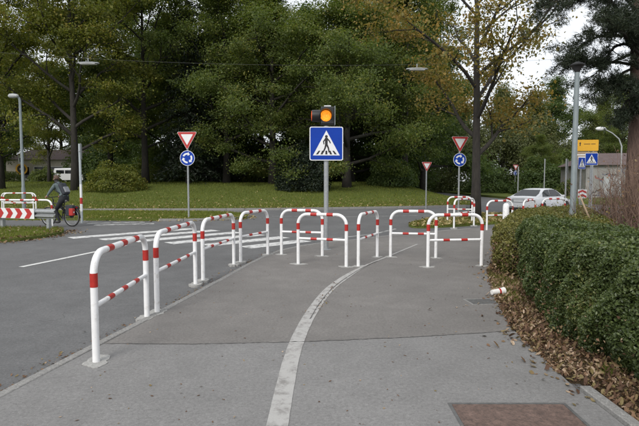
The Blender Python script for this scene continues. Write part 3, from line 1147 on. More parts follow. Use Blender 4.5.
MB().box(-0.5, 0.5, -0.065, -0.062, 3.36, 3.42).build('lettering', 'sign_white', pl)
MB().box(-0.4, 0.3, -0.065, -0.062, 3.22, 3.28).build('lettering', 'sign_white', pl)
pl = MB().prism_xz(rpoly([(-0.1, 2.80), (0.5, 2.80), (0.5, 3.04), (-0.1, 3.04)], 0.03), -0.062, -0.052).build('white_panel', 'sign_white', t)

t = thing('crossing_sign', 'distant blue crossing sign below the yellow sign, the right front one of two', 'sign', (14.45, 26.2, -0.23), R(-6))
pole(t, 0.045, 3.35)
crossing_plate(t, 2.98, 0.32, -0.06)
t = thing('crossing_sign', 'distant blue crossing sign half hidden behind the lamp post, left of its twin', 'sign', (14.45, 27.2, -0.23), R(28))
pole(t, 0.045, 3.1)
crossing_plate(t, 2.80, 0.32, -0.06)

t = thing('hazard_marker', 'small red and white chevron board just right of the lamp post base', 'sign', (11.9, 22.2, -0.15), R(-8))
MB().tube([(0, 0.03, -0.2), (0, 0.03, 1.4)], 0.03, 10).build('pole', 'galvanised', t, smooth='auto')
pl = MB().box(-0.19, 0.19, -0.012, -0.002, 0.96, 1.36).build('board', 'sign_white', t)
for k in range(2):
    z0 = 0.98 + 0.19 * k
    MB().prism_xz([(-0.18, z0), (0, z0 + 0.09), (0.18, z0), (0.18, z0 + 0.09), (0, z0 + 0.18), (-0.18, z0 + 0.09)], -0.015, -0.0125).build('chevron', 'sign_red', pl)

t = tag(MB().tube([(6.02, 10.3, -0.05), (5.70, 10.35, 0.85), (5.52, 10.4, 1.3)], [0.022, 0.02, 0.016], 7).build('wooden_stake', 'wood_stake', None, True),
        'thin pale wooden stake leaning left among the bare shrubs', 'stake')

# ---- guard rail with chevron board
t = thing('guard_rail', 'low grey steel guard rail on the grass island at the left edge', 'guard rail', (-8.35, 15.45, 0.05), R(180 - 19))
prof = [(-0.155, 0.0), (-0.13, 0.0), (-0.09, 0.07), (-0.05, 0.07), (-0.015, 0.0), (0.015, 0.0), (0.05, 0.07), (0.09, 0.07), (0.13, 0.0), (0.155, 0.0)]
vv, ff = [], []
for (x) in (0.0, 5.6):
    for dz, dy in prof:
        vv.append((x, dy, 0.50 + dz))
    for dz, dy in reversed(prof):
        vv.append((x, dy - 0.006, 0.50 + dz))
n2 = len(prof) * 2
for k in range(n2):
    ff.append((k, (k + 1) % n2, n2 + (k + 1) % n2, n2 + k))
ff += [tuple(reversed(range(n2))), tuple(range(n2, 2 * n2))]
mb = MB()
mb.add(vv, ff)
mb.build('beam', 'galvanised', t)
for x in (0.35, 2.35, 4.35):
    MB().box(x - 0.05, x + 0.05, -0.12, -0.012, -0.3, 0.62).build('post', 'galvanised', t)
t = thing('chevron_board', 'long red and white chevron board fixed to the guard rail', 'sign', (-8.35, 15.45, 0.05), R(180 - 19))
bd = MB().box(0.78, 5.5, 0.085, 0.097, 0.335, 0.665).build('board', 'sign_white', t)
for k in range(11):
    x = 0.86 + 0.41 * k
    zz = 0.5
    mb = MB()
    # local +y faces the camera after rotation; polygon extruded along y
    poly = [(x, zz - 0.0), (x + 0.13, zz + 0.16), (x + 0.34, zz + 0.16), (x + 0.21, zz), (x + 0.34, zz - 0.16), (x + 0.13, zz - 0.16)]
    mb.prism_xz(poly, 0.0975, 0.1005)
    o = mb.build('chevron', 'sign_red', bd)
    fix_normals(o)

# ------------------------------------------------------------------ street lamps
t = thing('street_lamp', 'tall grey-blue street lamp at far left with short arm head', 'street lamp', (-15.55, 25.75, 0.0))
MB().tube([(0, 0, -0.2), (0, 0, 1.2), (0, 0, 1.3), (0, 0, 5.75), (-0.03, -0.02, 5.88), (-0.12, -0.05, 5.95)], [0.095, 0.095, 0.075, 0.062, 0.06, 0.055], 14).build('pole', 'lamp_pole_green', t, smooth='auto')
MB().lathe([(0.05, -0.02), (0.11, 0.05), (0.125, 0.25), (0.09, 0.45), (0.03, 0.5)], 14, 'x', (-0.5, -0.1, 5.98)).build('lamp_head', 'lamp_grey', t, smooth='auto')

t = thing('street_lamp', 'grey street lamp with flat mushroom top rising behind the hedge', 'street lamp', (5.95, 11.5, -0.10))
MB().tube([(0, 0, -0.2), (0, 0, 1.0), (0, 0, 1.05), (0, 0, 4.2)], [0.075, 0.075, 0.064, 0.054], 16).build('pole', 'lamp_pole_green', t, smooth='auto')
MB().lathe([(0.05, 4.2), (0.085, 4.27), (0.125, 4.34), (0.16, 4.355), (0.165, 4.375), (0.12, 4.40), (0.04, 4.44)], 22).build('lamp_head', 'dark_metal', t, smooth='auto')
MB().box(-0.05, 0.05, -0.080, -0.074, 0.5, 0.85).build('access_door', 'lamp_grey', t)

t = thing('street_lamp', 'distant curved-arm street lamp with white head near the pine trunk', 'street lamp', (24.5, 40, -0.2))
MB().tube([(0, 0, -0.2), (0, 0, 4.6), (-0.25, 0, 5.2), (-0.8, 0, 5.65), (-1.4, 0, 5.95)], [0.08, 0.06, 0.05, 0.045, 0.04], 10).build('pole', 'lamp_grey', t, smooth='auto')
MB().lathe([(0.05, 0.0), (0.14, 0.12), (0.17, 0.4), (0.12, 0.75), (0.03, 0.85)], 12, 'x', (-2.15, 0, 6.0)).build('lamp_head', 'lamp_white', t, smooth='auto')


def catenary(a, b, sag, n=24):
    a, b = Vector(a), Vector(b)
    return [tuple(a.lerp(b, k / n) + Vector((0, 0, -sag * 4 * (k / n) * (1 - k / n)))) for k in range(n + 1)]


for (x, lab) in ((-17.5, 'tall grey pole carrying the overhead lamp cable, left end'), (17.0, 'tall grey pole carrying the overhead lamp cable, right end')):
    t = thing('cable_pole', lab, 'pole', (x, 18.0, -0.25))
    MB().tube([(0, 0, -0.2), (0, 0, 7.2)], [0.11, 0.07], 12).build('pole', 'galvanised', t, smooth='auto')
    MB().lathe([(0.08, 7.05), (0.08, 7.12)], 12).build('cable_collar', 'galvanised', t)
wire = catenary((-17.43, 18, 6.78), (16.93, 18, 6.65), 0.95, 40)
tag(MB().tube(wire, 0.0030, 5).build('overhead_cable', 'iron', None), 'thin cable strung across the street carrying two hanging lamps', 'cable')


def wz(x):
    for a, b in zip(wire, wire[1:]):
        if a[0] <= x <= b[0]:
            return a[2] + (b[2] - a[2]) * (x - a[0]) / (b[0] - a[0])


for x, lab in ((-8.35, 'flat pale lamp hanging on the cable above the trees at left'), (3.52, 'flat pale lamp hanging on the cable right of the amber beacon')):
    z = wz(x)
    t = thing('hanging_lamp', lab, 'street lamp', (x, 18, z), 0, 'lamps hanging over the street')
    MB().tube([(0, 0, 0.02), (0, 0, -0.10)], 0.02, 8).build('hanger', 'galvanised', t)
    b = MB()
    st = [(-0.40, 0.03, 0.014), (-0.34, 0.09, 0.036), (-0.15, 0.115, 0.048), (0.15, 0.115, 0.048), (0.34, 0.09, 0.036), (0.40, 0.03, 0.014)]
    vv, ff = [], []
    for xx, hw, hh in st:
        for k in range(12):
            a = 2 * PI * k / 12
            vv.append((xx, hw * math.cos(a), -0.17 + hh * math.sin(a) * (1.0 if math.sin(a) > 0 else 0.6)))
    for i in range(5):
        for k in range(12):
            ff.append((i * 12 + k, i * 12 + (k + 1) % 12, (i + 1) * 12 + (k + 1) % 12, (i + 1) * 12 + k))
    ff += [tuple(range(12)), tuple(reversed(range(60, 72)))]
    b.add(vv, ff)
    o = b.build('lamp_body', 'lamp_grey', t, smooth=True)
    fix_normals(o)
    MB().box(-0.28, 0.28, -0.09, 0.09, -0.212, -0.19).build('diffuser', 'lamp_white', t, bevel=0.008)

# ------------------------------------------------------------------ white saloon car
def loft(mb, secs, close=True):
    n = len(secs[0])
    vv = [p for s in secs for p in s]
    ff = []
    for i in range(len(secs) - 1):
        for k in range(n):
            k2 = (k + 1) % n
            ff.append((i * n + k, (i + 1) * n + k, (i + 1) * n + k2, i * n + k2))
    ff += [tuple(range(n)), tuple(reversed(range((len(secs) - 1) * n, len(secs) * n)))]
    mb.add(vv, ff)


def wheel(parent, name, c, r, w, axis_sign, spokes=10):
    wh = MB().lathe([(r * 0.66, -w / 2), (r * 0.94, -w / 2), (r, -w * 0.36), (r, w * 0.36), (r * 0.94, w / 2), (r * 0.66, w / 2)], 26, 'x').build(name, 'rubber', parent, smooth='auto')
    wh.location = c
    MB().lathe([(r * 0.64, -w * 0.42), (r * 0.66, w * 0.42 * 0 + w * 0.3 * 0), (r * 0.64, w * 0.42)], 22, 'x').build('rim', 'alloy', wh, smooth='auto')
    sp = MB()
    for k in range(spokes):
        a = 2 * PI * k / spokes
        sp.tube([(axis_sign * w * 0.44, 0.05 * math.cos(a), 0.05 * math.sin(a)), (axis_sign * w * 0.46, r * 0.6 * math.cos(a), r * 0.6 * math.sin(a))], 0.018, 5)
    sp.build('spokes', 'alloy', wh)
    return wh


CAR_X, CAR_Y, CAR_A = 12.25, 27.3, 50
car = thing('parked_car', 'white saloon car seen from behind on the road at right', 'car', (CAR_X, CAR_Y, float(road_z(CAR_X, CAR_Y))), R(-CAR_A))
# local: +y forward. stations: y, half width, bottom z, shoulder z, top z
st = [(-2.28, 0.62, 0.42, 0.80, 0.93), (-2.22, 0.76, 0.34, 0.86, 1.00), (-2.05, 0.84, 0.27, 0.90, 1.035), (-1.6, 0.875, 0.22, 0.915, 1.03), (-1.0, 0.885, 0.20, 0.915, 0.99),
      (0.0, 0.89, 0.19, 0.90, 0.97), (0.9, 0.885, 0.20, 0.885, 0.97), (1.4, 0.875, 0.21, 0.85, 0.93), (1.9, 0.85, 0.23, 0.78, 0.85), (2.15, 0.78, 0.27, 0.70, 0.76), (2.30, 0.58, 0.36, 0.60, 0.66)]
secs = []
for y, w, zb, zs, zt in st:
    half = [(w * 0.82, zb), (w * 0.97, zb + 0.07), (w, zb + (zs - zb) * 0.45), (w * 0.995, zs - 0.09), (w * 0.965, zs), (w * 0.86, zs + (zt - zs) * 0.55), (w * 0.5, zt - 0.008), (0, zt)]
    sec = [(x, y, z) for x, z in half] + [(-x, y, z) for x, z in reversed(half[:-1])]
    secs.append(sec)
mb = MB()
loft(mb, secs)
body = mb.build('body', 'car_white', car, smooth='auto')
fix_normals(body)
# greenhouse: (y at belt, y at roof) frustum with rounded roof
gh = []
for y, w, z in ((-1.72, 0.70, 1.0), (-1.30, 0.665, 1.17), (-0.92, 0.60, 1.345), (-0.62, 0.575, 1.40), (0.0, 0.575, 1.425), (0.35, 0.58, 1.41), (0.62, 0.60, 1.355), (0.98, 0.655, 1.16), (1.28, 0.69, 0.98)):
    wb = 0.775
    half = [(wb, 0.88), (wb * 0.985, 0.96)]
    t_ = (z - 0.96) / 0.465
    wt = wb - (wb - 0.56) * max(0.0, min(1, t_))
    half += [(wb - (wb - 0.56) * max(0, (z - 0.05 - 0.96)) / 0.465, z - 0.045 if z > 1.02 else z - 0.005), (wt * 0.9, z - 0.012 if z > 1.02 else z - 0.002), (wt * 0.5, z), (0, z + 0.004)]
    gh.append([(x, y, q) for x, q in half] + [(-x, y, q) for x, q in reversed(half[:-1])])
mb = MB()
loft(mb, gh)
cab = mb.build('roof', 'car_white', car, smooth='auto')
fix_normals(cab)
# glass panels, slightly proud


def panel(name, pts, mat, parent, outward, th=0.006, lift=0.012):
    o_ = Vector(outward)
    mbp = MB()
    n = len(pts)
    a = [Vector(p) + o_ * lift for p in pts]
    b = [p - o_ * (lift + 0.03) for p in a]
    mbp.add(a + b, [tuple(range(n)), tuple(reversed(range(n, 2 * n)))] + [(j, (j + 1) % n, n + (j + 1) % n, n + j) for j in range(n)])
    o = mbp.build(name, mat, parent)
    fix_normals(o)
    return o


panel('rear_window', [(-0.62, -1.66, 1.03), (0.62, -1.66, 1.03), (0.60, -1.3, 1.178), (0.50, -0.93, 1.338), (-0.50, -0.93, 1.338), (-0.60, -1.3, 1.178)], 'car_glass', car, (0, -0.40, 0.92), lift=0.014)
panel('windscreen', [(0.62, 1.22, 1.02), (-0.62, 1.22, 1.02), (-0.52, 0.66, 1.34), (0.52, 0.66, 1.34)], 'car_glass', car, (0, 0.46, 0.89), lift=0.016)
for s in (-1, 1):
    def sx(z):
        return s * (0.775 - 0.215 * (z - 0.96) / 0.465)
    panel('side_window', [(sx(0.985), -1.18, 0.985), (sx(0.985), -0.32, 0.985), (sx(1.36), -0.30, 1.355), (sx(1.34), -0.72, 1.335), (sx(1.2), -1.05, 1.20)], 'car_glass', car, (s * 0.91, 0, 0.41), lift=0.012)
    panel('side_window', [(sx(0.985), -0.26, 0.985), (sx(0.985), 1.0, 0.985), (sx(1.16), 0.82, 1.16), (sx(1.33), 0.52, 1.325), (sx(1.37), 0.2, 1.36), (sx(1.36), -0.24, 1.355)], 'car_glass', car, (s * 0.91, 0, 0.41), lift=0.012)
    o = MB().prism_xz([(0, 0), (0.33, 0.02), (0.36, 0.10), (0.34, 0.17), (0.10, 0.16), (0, 0.11)], 0, 0.22).build('tail_light', 'car_red_lamp', car, bevel=0.01)
    if s > 0:
        o.location = (0.45, -2.325, 0.75)
        o.rotation_euler = (0, 0, R(20))
    else:
        o.location = (-0.45, -2.325, 0.75)
        o.scale = (-1, 1, 1)
        o.rotation_euler = (0, 0, R(-20))
    MB().box(-0.085, 0.085, -0.06, 0.06, -0.05, 0.06).build('mirror', 'car_white', car, bevel=0.025).location = (s * 0.96, 0.72, 1.0)
    for yy in (-1.36, 1.40):
        ar = MB().lathe([(0.375, -0.03), (0.375, 0.03)], 24, 'x').build('wheel_arch', 'black_plastic', car)
        ar.location = (s * 0.868, yy, 0.345)
        wheel(car, 'wheel', (s * 0.83, yy, 0.325), 0.325, 0.21, s)
    MB().box(-0.01, 0.01, -0.09, 0.09, -0.012, 0.012).build('door_handle', 'car_white', car, bevel=0.004).location = (s * 0.893, -0.6, 0.80)
    MB().box(-0.01, 0.01, -0.09, 0.09, -0.012, 0.012).build('door_handle', 'car_white', car, bevel=0.004).location = (s * 0.893, 0.3, 0.80)
MB().box(-0.40, 0.40, -2.30, -2.2, 0.69, 0.86).build('plate_recess', 'lamp_grey', car)
MB().box(-0.26, 0.26, -2.312, -2.22, 0.72, 0.83).build('number_plate', 'sign_white', car)
MB().box(-0.62, 0.62, -2.30, -2.1, 0.30, 0.43).build('bumper_insert', 'black_plastic', car, bevel=0.02)
MB().box(-0.36, 0.36, -2.285, -2.2, 0.885, 0.91).build('boot_trim', 'alloy', car, bevel=0.005)

# far white van beyond the lawn, between the trunks
van = thing('white_van', 'distant white van glimpsed between trunks right of the cyclist head', 'van', (-31.9, 62, float(lawn_z(-31.9, 62))), R(15))
secs = []
for x, zt, w in ((-1.3, 1.5, 0.8), (-1.2, 1.75, 0.85), (0.6, 1.8, 0.85), (0.9, 1.7, 0.84), (1.5, 1.05, 0.8), (1.9, 0.95, 0.75), (2.0, 0.6, 0.7)):
    secs.append([(x, -w, 0.3), (x, w, 0.3), (x, w, zt - 0.15), (x, w * 0.8, zt), (x, -w * 0.8, zt), (x, -w, zt - 0.15)])
mb = MB()
loft(mb, secs)
o = mb.build('body', 'car_white', van, smooth='auto')
fix_normals(o)
for x0, x1 in ((-1.0, -0.1), (0.0, 0.85)):
    MB().box(x0, x1, -0.858, -0.80, 1.1, 1.52).build('side_window', 'car_glass', van)
for xx in (-0.8, 1.3):
    for s in (-1, 1):
        w_ = MB().lathe([(0.2, -0.1), (0.31, -0.09), (0.31, 0.09), (0.2, 0.1)], 18, 'y', (xx, s * 0.79, 0.31)).build('wheel', 'rubber', van)

# ------------------------------------------------------------------ cyclist
BX, BY, BR = -9.30, 17.55, R(163)
bike = thing('bicycle', 'dark bicycle with red rear pannier crossing at the left', 'bicycle', (BX, BY, ROAD_Z), BR)


def bike_wheel(c, r):
    ty = MB()
    pts = [(c[0] + r * math.cos(2 * PI * k / 32), 0, c[2] + r * math.sin(2 * PI * k / 32)) for k in range(33)]
    w = MB().tube(pts, 0.022, 7, False).build('wheel', 'rubber', bike, smooth=True)
    pts = [(c[0] + (r - 0.035) * math.cos(2 * PI * k / 32), 0, c[2] + (r - 0.035) * math.sin(2 * PI * k / 32)) for k in range(33)]
    MB().tube(pts, 0.012, 5, False).build('rim', 'alloy', w, smooth=True)
    sp = MB()
    for k in range(20):
        a = 2 * PI * k / 20
        sp.tube([(c[0], 0.02 * (-1) ** k, c[2]), (c[0] + (r - 0.04) * math.cos(a), 0, c[2] + (r - 0.04) * math.sin(a))], 0.0022, 3)
    sp.build('spokes', 'alloy', w)
    MB().lathe([(0.03, -0.05), (0.03, 0.05)], 10, 'y', c).build('hub', 'dark_metal', w)


bike_wheel((-0.50, 0, 0.345), 0.325)
bike_wheel((0.54, 0, 0.345), 0.325)
fr = MB()
for a, b, r in (((-0.06, 0, 0.29), (-0.20, 0, 0.86), 0.018), ((-0.06, 0, 0.29), (0.33, 0, 0.78), 0.02), ((-0.17, 0, 0.76), (0.32, 0, 0.84), 0.018),
                ((0.33, 0, 0.74), (0.30, 0, 0.95), 0.021), ((-0.06, 0.0, 0.29), (-0.5, 0.05, 0.345), 0.011), ((-0.06, 0, 0.29), (-0.5, -0.05, 0.345), 0.011),
                ((-0.17, 0, 0.76), (-0.5, 0.05, 0.345), 0.010), ((-0.17, 0, 0.76), (-0.5, -0.05, 0.345), 0.010), ((0.335, 0.05, 0.74), (0.54, 0.05, 0.345), 0.013), ((0.335, -0.05, 0.74), (0.54, -0.05, 0.345), 0.013)):
    fr.tube([a, b], r, 8)
fr.build('frame', 'dark_metal', bike, smooth='auto')
MB().tube([(0.24, 0.30, 1.05), (0.35, 0.20, 1.06), (0.36, 0, 1.04), (0.35, -0.20, 1.06), (0.24, -0.30, 1.05)], 0.014, 8).tube([(0.30, 0, 0.94), (0.36, 0, 1.04)], 0.016, 8).build('handlebar', 'dark_metal', bike, smooth=True)
sd_ = MB()
loft(sd_, [[(x, -w, 0.90), (x, w, 0.90), (x, w * 0.8, 0.955), (x, -w * 0.8, 0.955)] for x, w in ((-0.36, 0.06), (-0.30, 0.09), (-0.2, 0.07), (-0.08, 0.025))])
o = sd_.build('saddle', 'black_plastic', bike)
fix_normals(o)
MB().tube([(-0.205, 0, 0.84), (-0.23, 0, 0.91)], 0.014, 8).build('seat_post', 'alloy', bike)
mg = [(-0.50 + 0.365 * math.cos(R(a)), 0, 0.345 + 0.365 * math.sin(R(a))) for a in range(20, 200, 15)]
MB().tube(mg, 0.02, 6).build('mudguard', 'black_plastic', bike, smooth=True)
MB().tube([(-0.22, 0.04, 0.72), (-0.68, 0.05, 0.73), (-0.52, 0.05, 0.36)], 0.008, 5).tube([(-0.22, -0.04, 0.72), (-0.68, -0.05, 0.73), (-0.52, -0.05, 0.36)], 0.008, 5).build('luggage_rack', 'dark_metal', bike)
MB().lathe([(0.09, -0.004), (0.09, 0.004)], 20, 'y', (-0.06, -0.06, 0.29)).build('chainring', 'alloy', bike)
MB().tube([(-0.06, 0.07, 0.29), (-0.02, 0.09, 0.13), (-0.02, 0.19, 0.13)], 0.011, 6).tube([(-0.06, -0.07, 0.29), (-0.10, -0.09, 0.45), (-0.10, -0.19, 0.45)], 0.011, 6).build('cranks', 'dark_metal', bike)
MB().box(-0.74, -0.70, -0.03, 0.03, 0.66, 0.71).build('rear_light', 'car_red_lamp', bike)


def soft_box(name, dims, loc, mat, parent, bev=0.04):
    o = MB().box(-dims[0] / 2, dims[0] / 2, -dims[1] / 2, dims[1] / 2, 0, dims[2]).build(name, mat, parent, bevel=bev)
    o.location = loc
    return o


pn = thing('pannier_bag', 'red and black pannier bag hanging over the bicycle rear wheel', 'bag', (BX, BY, ROAD_Z), BR)
soft_box('bag_body', (0.30, 0.13, 0.36), (-0.54, 0.125, 0.38), 'bag_dark', pn)
soft_box('red_panel', (0.17, 0.135, 0.27), (-0.635, 0.132, 0.40), 'bag_red', pn, 0.03)
soft_box('bag_flap', (0.31, 0.135, 0.12), (-0.56, 0.125, 0.66), 'bag_dark', pn, 0.03)
soft_box('bag_body', (0.28, 0.12, 0.34), (-0.54, -0.125, 0.40), 'bag_dark', pn)
soft_box('reflector', (0.012, 0.06, 0.05), (-0.715, 0.125, 0.50), 'sign_white', pn, 0.004)

# rider: one skinned mesh, materials by body region
J = {
    'pelvis': (-0.235, 0, 1.04, 0.15), 'waist': (-0.15, 0, 1.20, 0.135), 'chest': (-0.02, 0, 1.38, 0.155), 'upchest': (0.05, 0, 1.47, 0.135), 'neck': (0.095, 0, 1.555, 0.062), 'head0': (0.13, 0, 1.63, 0.078), 'head1': (0.145, 0, 1.71, 0.098), 'head2': (0.135, 0, 1.775, 0.075),
    'shL': (0.05, 0.165, 1.465, 0.075), 'elL': (0.20, 0.24, 1.24, 0.052), 'wrL': (0.275, 0.285, 1.10, 0.036), 'haL': (0.29, 0.29, 1.075, 0.036),
    'shR': (0.05, -0.165, 1.465, 0.075), 'elR': (0.20, -0.24, 1.24, 0.052), 'wrR': (0.275, -0.285, 1.10, 0.036), 'haR': (0.29, -0.29, 1.075, 0.036),
    'hiL': (-0.22, 0.105, 1.0, 0.115), 'thL': (-0.07, 0.115, 0.79, 0.092), 'knL': (0.075, 0.12, 0.585, 0.068), 'caL': (0.02, 0.125, 0.42, 0.06), 'anL': (-0.065, 0.13, 0.215, 0.042), 'heL': (-0.10, 0.13, 0.165, 0.04), 'toL': (0.06, 0.135, 0.155, 0.036), 'tpL': (0.13, 0.135, 0.15, 0.028),
    'hiR': (-0.22, -0.105, 1.0, 0.115), 'thR': (-0.01, -0.115, 0.91, 0.092), 'knR': (0.19, -0.12, 0.82, 0.068), 'caR': (0.08, -0.125, 0.69, 0.06), 'anR': (-0.10, -0.13, 0.535, 0.042), 'heR': (-0.155, -0.13, 0.50, 0.04), 'toR': (-0.01, -0.135, 0.48, 0.036), 'tpR': (0.06, -0.135, 0.475, 0.028)}
EDG = [('pelvis', 'waist'), ('waist', 'chest'), ('chest', 'upchest'), ('upchest', 'neck'), ('neck', 'head0'), ('head0', 'head1'), ('head1', 'head2')]
for s in 'LR':
    EDG += [('upchest', 'sh' + s), ('sh' + s, 'el' + s), ('el' + s, 'wr' + s), ('wr' + s, 'ha' + s), ('pelvis', 'hi' + s), ('hi' + s, 'th' + s), ('th' + s, 'kn' + s), ('kn' + s, 'ca' + s), ('ca' + s, 'an' + s), ('an' + s, 'he' + s), ('he' + s, 'to' + s), ('to' + s, 'tp' + s)]
    sg = 1 if s == 'L' else -1
    hx, hy, hz, _ = J['ha' + s]
    # fingers curl forward and under the grip, thumb from the inner side
    for k in range(4):
        yy = hy + sg * (0.030 - 0.020 * k)
        ln = (0.9, 1.0, 1.05, 0.95)[k] if sg > 0 else (0.9, 1.0, 1.05, 0.95)[k]
        J['f%d%s0' % (k, s)] = (hx + 0.020, yy, hz + 0.002, 0.010)
        J['f%d%s1' % (k, s)] = (hx + 0.045 * ln, yy - sg * 0.002, hz - 0.014, 0.0095)
        J['f%d%s2' % (k, s)] = (hx + 0.040 * ln, yy - sg * 0.002, hz - 0.046, 0.009)
        J['f%d%s3' % (k, s)] = (hx + 0.016, yy, hz - 0.052, 0.008)
        EDG += [('ha' + s, 'f%d%s0' % (k, s)), ('f%d%s0' % (k, s), 'f%d%s1' % (k, s)), ('f%d%s1' % (k, s), 'f%d%s2' % (k, s)), ('f%d%s2' % (k, s), 'f%d%s3' % (k, s))]
    J['t0' + s] = (hx - 0.002, hy - sg * 0.035, hz - 0.004, 0.012)
    J['t1' + s] = (hx + 0.012, hy - sg * 0.058, hz - 0.022, 0.010)
    J['t2' + s] = (hx + 0.022, hy - sg * 0.062, hz - 0.042, 0.009)
    EDG += [('wr' + s, 't0' + s), ('t0' + s, 't1' + s), ('t1' + s, 't2' + s)]
keys = list(J)
me = bpy.data.meshes.new('rider_skeleton')
me.from_pydata([J[k][:3] for k in keys], [(keys.index(a), keys.index(b)) for a, b in EDG], [])
tmp = bpy.data.objects.new('rider_skeleton', me)
C.objects.link(tmp)
tmp.modifiers.new('skin', 'SKIN')
for i, k in enumerate(keys):
    sv = me.skin_vertices[0].data[i]
    r_ = J[k][3]
    sv.radius = (r_, r_)
    sv.use_root = (k == 'pelvis')
for k, fx in (('pelvis', 0.95), ('waist', 0.95), ('chest', 1.0)):
    pass
sub = tmp.modifiers.new('sub', 'SUBSURF')
sub.levels = 2
sub.render_levels = 2
dg = bpy.context.evaluated_depsgraph_get()
bm_me = bpy.data.meshes.new_from_object(tmp.evaluated_get(dg))
bpy.data.objects.remove(tmp)
bm_me.name = 'body'
bm_me.materials.clear()
for m_ in ('jacket', 'trousers', 'skin', 'shoe'):
    bm_me.materials.append(M[m_])


def region(p):
    best, bk = 1e9, None
    for a, b in EDG:
        A, B = Vector(J[a][:3]), Vector(J[b][:3])
        ab = B - A
        tt_ = max(0, min(1, (p - A).dot(ab) / max(ab.length_squared, 1e-9)))
        d = (p - (A + ab * tt_)).length - 0.5 * (J[a][3] * (1 - tt_) + J[b][3] * tt_)
        if d < best:
            best, bk = d, (a, b)
    a, b = bk
    if b[:2] in ('he', 'to', 'tp'):
        return 3
    if b[:2] in ('hi', 'th', 'kn', 'ca', 'an') or (a == 'pelvis' and p.z < 1.10):
        return 1
    if b in ('head0', 'head1', 'head2') or b[:2] == 'ha' or b[0] in 'ft' and b[:2] not in ('th', 'to', 'tp'):
        return 2
    return 0


for poly in bm_me.polygons:
    poly.material_index = region(poly.center)
    poly.use_smooth = True
rider = thing('person', 'cyclist in grey-green jacket and dark trousers riding leftwards at far left', 'person', (BX, BY, ROAD_Z), BR)
bo = bpy.data.objects.new('body', bm_me)
C.objects.link(bo)
bo.parent = rider
# hair cap, ears, nose
bm = bmesh.new()
bmesh.ops.create_uvsphere(bm, u_segments=18, v_segments=12, radius=1.0)
for v in bm.verts:
    v.co = Vector((v.co.x * 0.110, v.co.y * 0.098, v.co.z * 0.112))
bmesh.ops.delete(bm, geom=[v for v in bm.verts if v.co.z < -0.02 + 0.55 * max(0, v.co.x) - 0.45 * max(0, -v.co.x)], context='VERTS')
for v in bm.verts:
    v.co += Vector((0.130, 0, 1.725)) + v.co.normalized() * 0.006 * noise.noise(v.co * 60)
hm = bpy.data.meshes.new('hair')
bm.to_mesh(hm)
bm.free()
hm.materials.append(M['hair'])
ho = bpy.data.objects.new('hair', hm)
C.objects.link(ho)
ho.parent = rider
fc = MB()
fc.tube([(0.225, 0, 1.715), (0.262, 0, 1.685), (0.235, 0, 1.672)], [0.012, 0.016, 0.010], 8)
o = fc.build('nose', 'skin', rider, smooth=True)
for s in (-1, 1):
    MB().tube([(0.125, s * 0.092, 1.715), (0.118, s * 0.106, 1.70), (0.125, s * 0.094, 1.672)], [0.012, 0.018, 0.010], 7).build('ear', 'skin', rider, smooth=True)
    MB().lathe([(0.010, 0), (0.012, 0.006), (0.006, 0.011)], 8, 'x', (0.222, s * 0.033, 1.722)).build('eye', 'sign_black', rider)
MB().box(0.228, 0.234, -0.025, 0.025, 1.648, 1.655).build('mouth', 'bag_red', rider)
MB().tube([(0.055, 0, 1.515), (0.085, 0, 1.555)], [0.095, 0.078], 14, False).build('collar', 'jacket', rider, smooth=True)

bp = thing('backpack', 'dark backpack with pale panel worn by the cyclist', 'backpack', (BX, BY, ROAD_Z), BR)
o = MB().box(-0.15, 0.0, -0.15, 0.15, 0, 0.46).build('pack', 'bag_dark', bp, bevel=0.06)
o.location = (-0.235, 0, 1.105)
o.rotation_euler = (0, R(27), 0)
o2 = MB().box(-0.20, -0.14, -0.11, 0.11, 0.05, 0.27).build('front_pocket', 'bag_grey', bp, bevel=0.025)
o2.location = (-0.235, 0, 1.105)
o2.rotation_euler = (0, R(27), 0)
for s in (-1, 1):
    MB().tube([(-0.05, s * 0.10, 1.50), (0.05, s * 0.12, 1.595), (0.14, s * 0.13, 1.50), (0.08, s * 0.15, 1.30), (-0.14, s * 0.14, 1.19)], 0.017, 6).build('strap', 'bag_dark', bp, smooth=True)

# ------------------------------------------------------------------ paper cup
t = thing('paper_cup', 'crumpled white paper cup with red print lying on the leaves', 'cup', (2.50, 6.78, 0.055), R(12))
MB().lathe([(0.034, -0.10), (0.038, -0.02), (0.046, 0.09), (0.048, 0.10)], 16, 'x').build('cup_body', 'paper_white', t, smooth='auto')
MB().lathe([(0.0412, 0.01), (0.0432, 0.035)], 16, 'x', (0, 0, 0)).build('red_print', 'sign_red', t, smooth='auto')
MB().lathe([(0.05, 0.095), (0.05, 0.104)], 16, 'x').build('rim', 'paper_white', t)
t.rotation_euler = (0, R(-4), R(16))


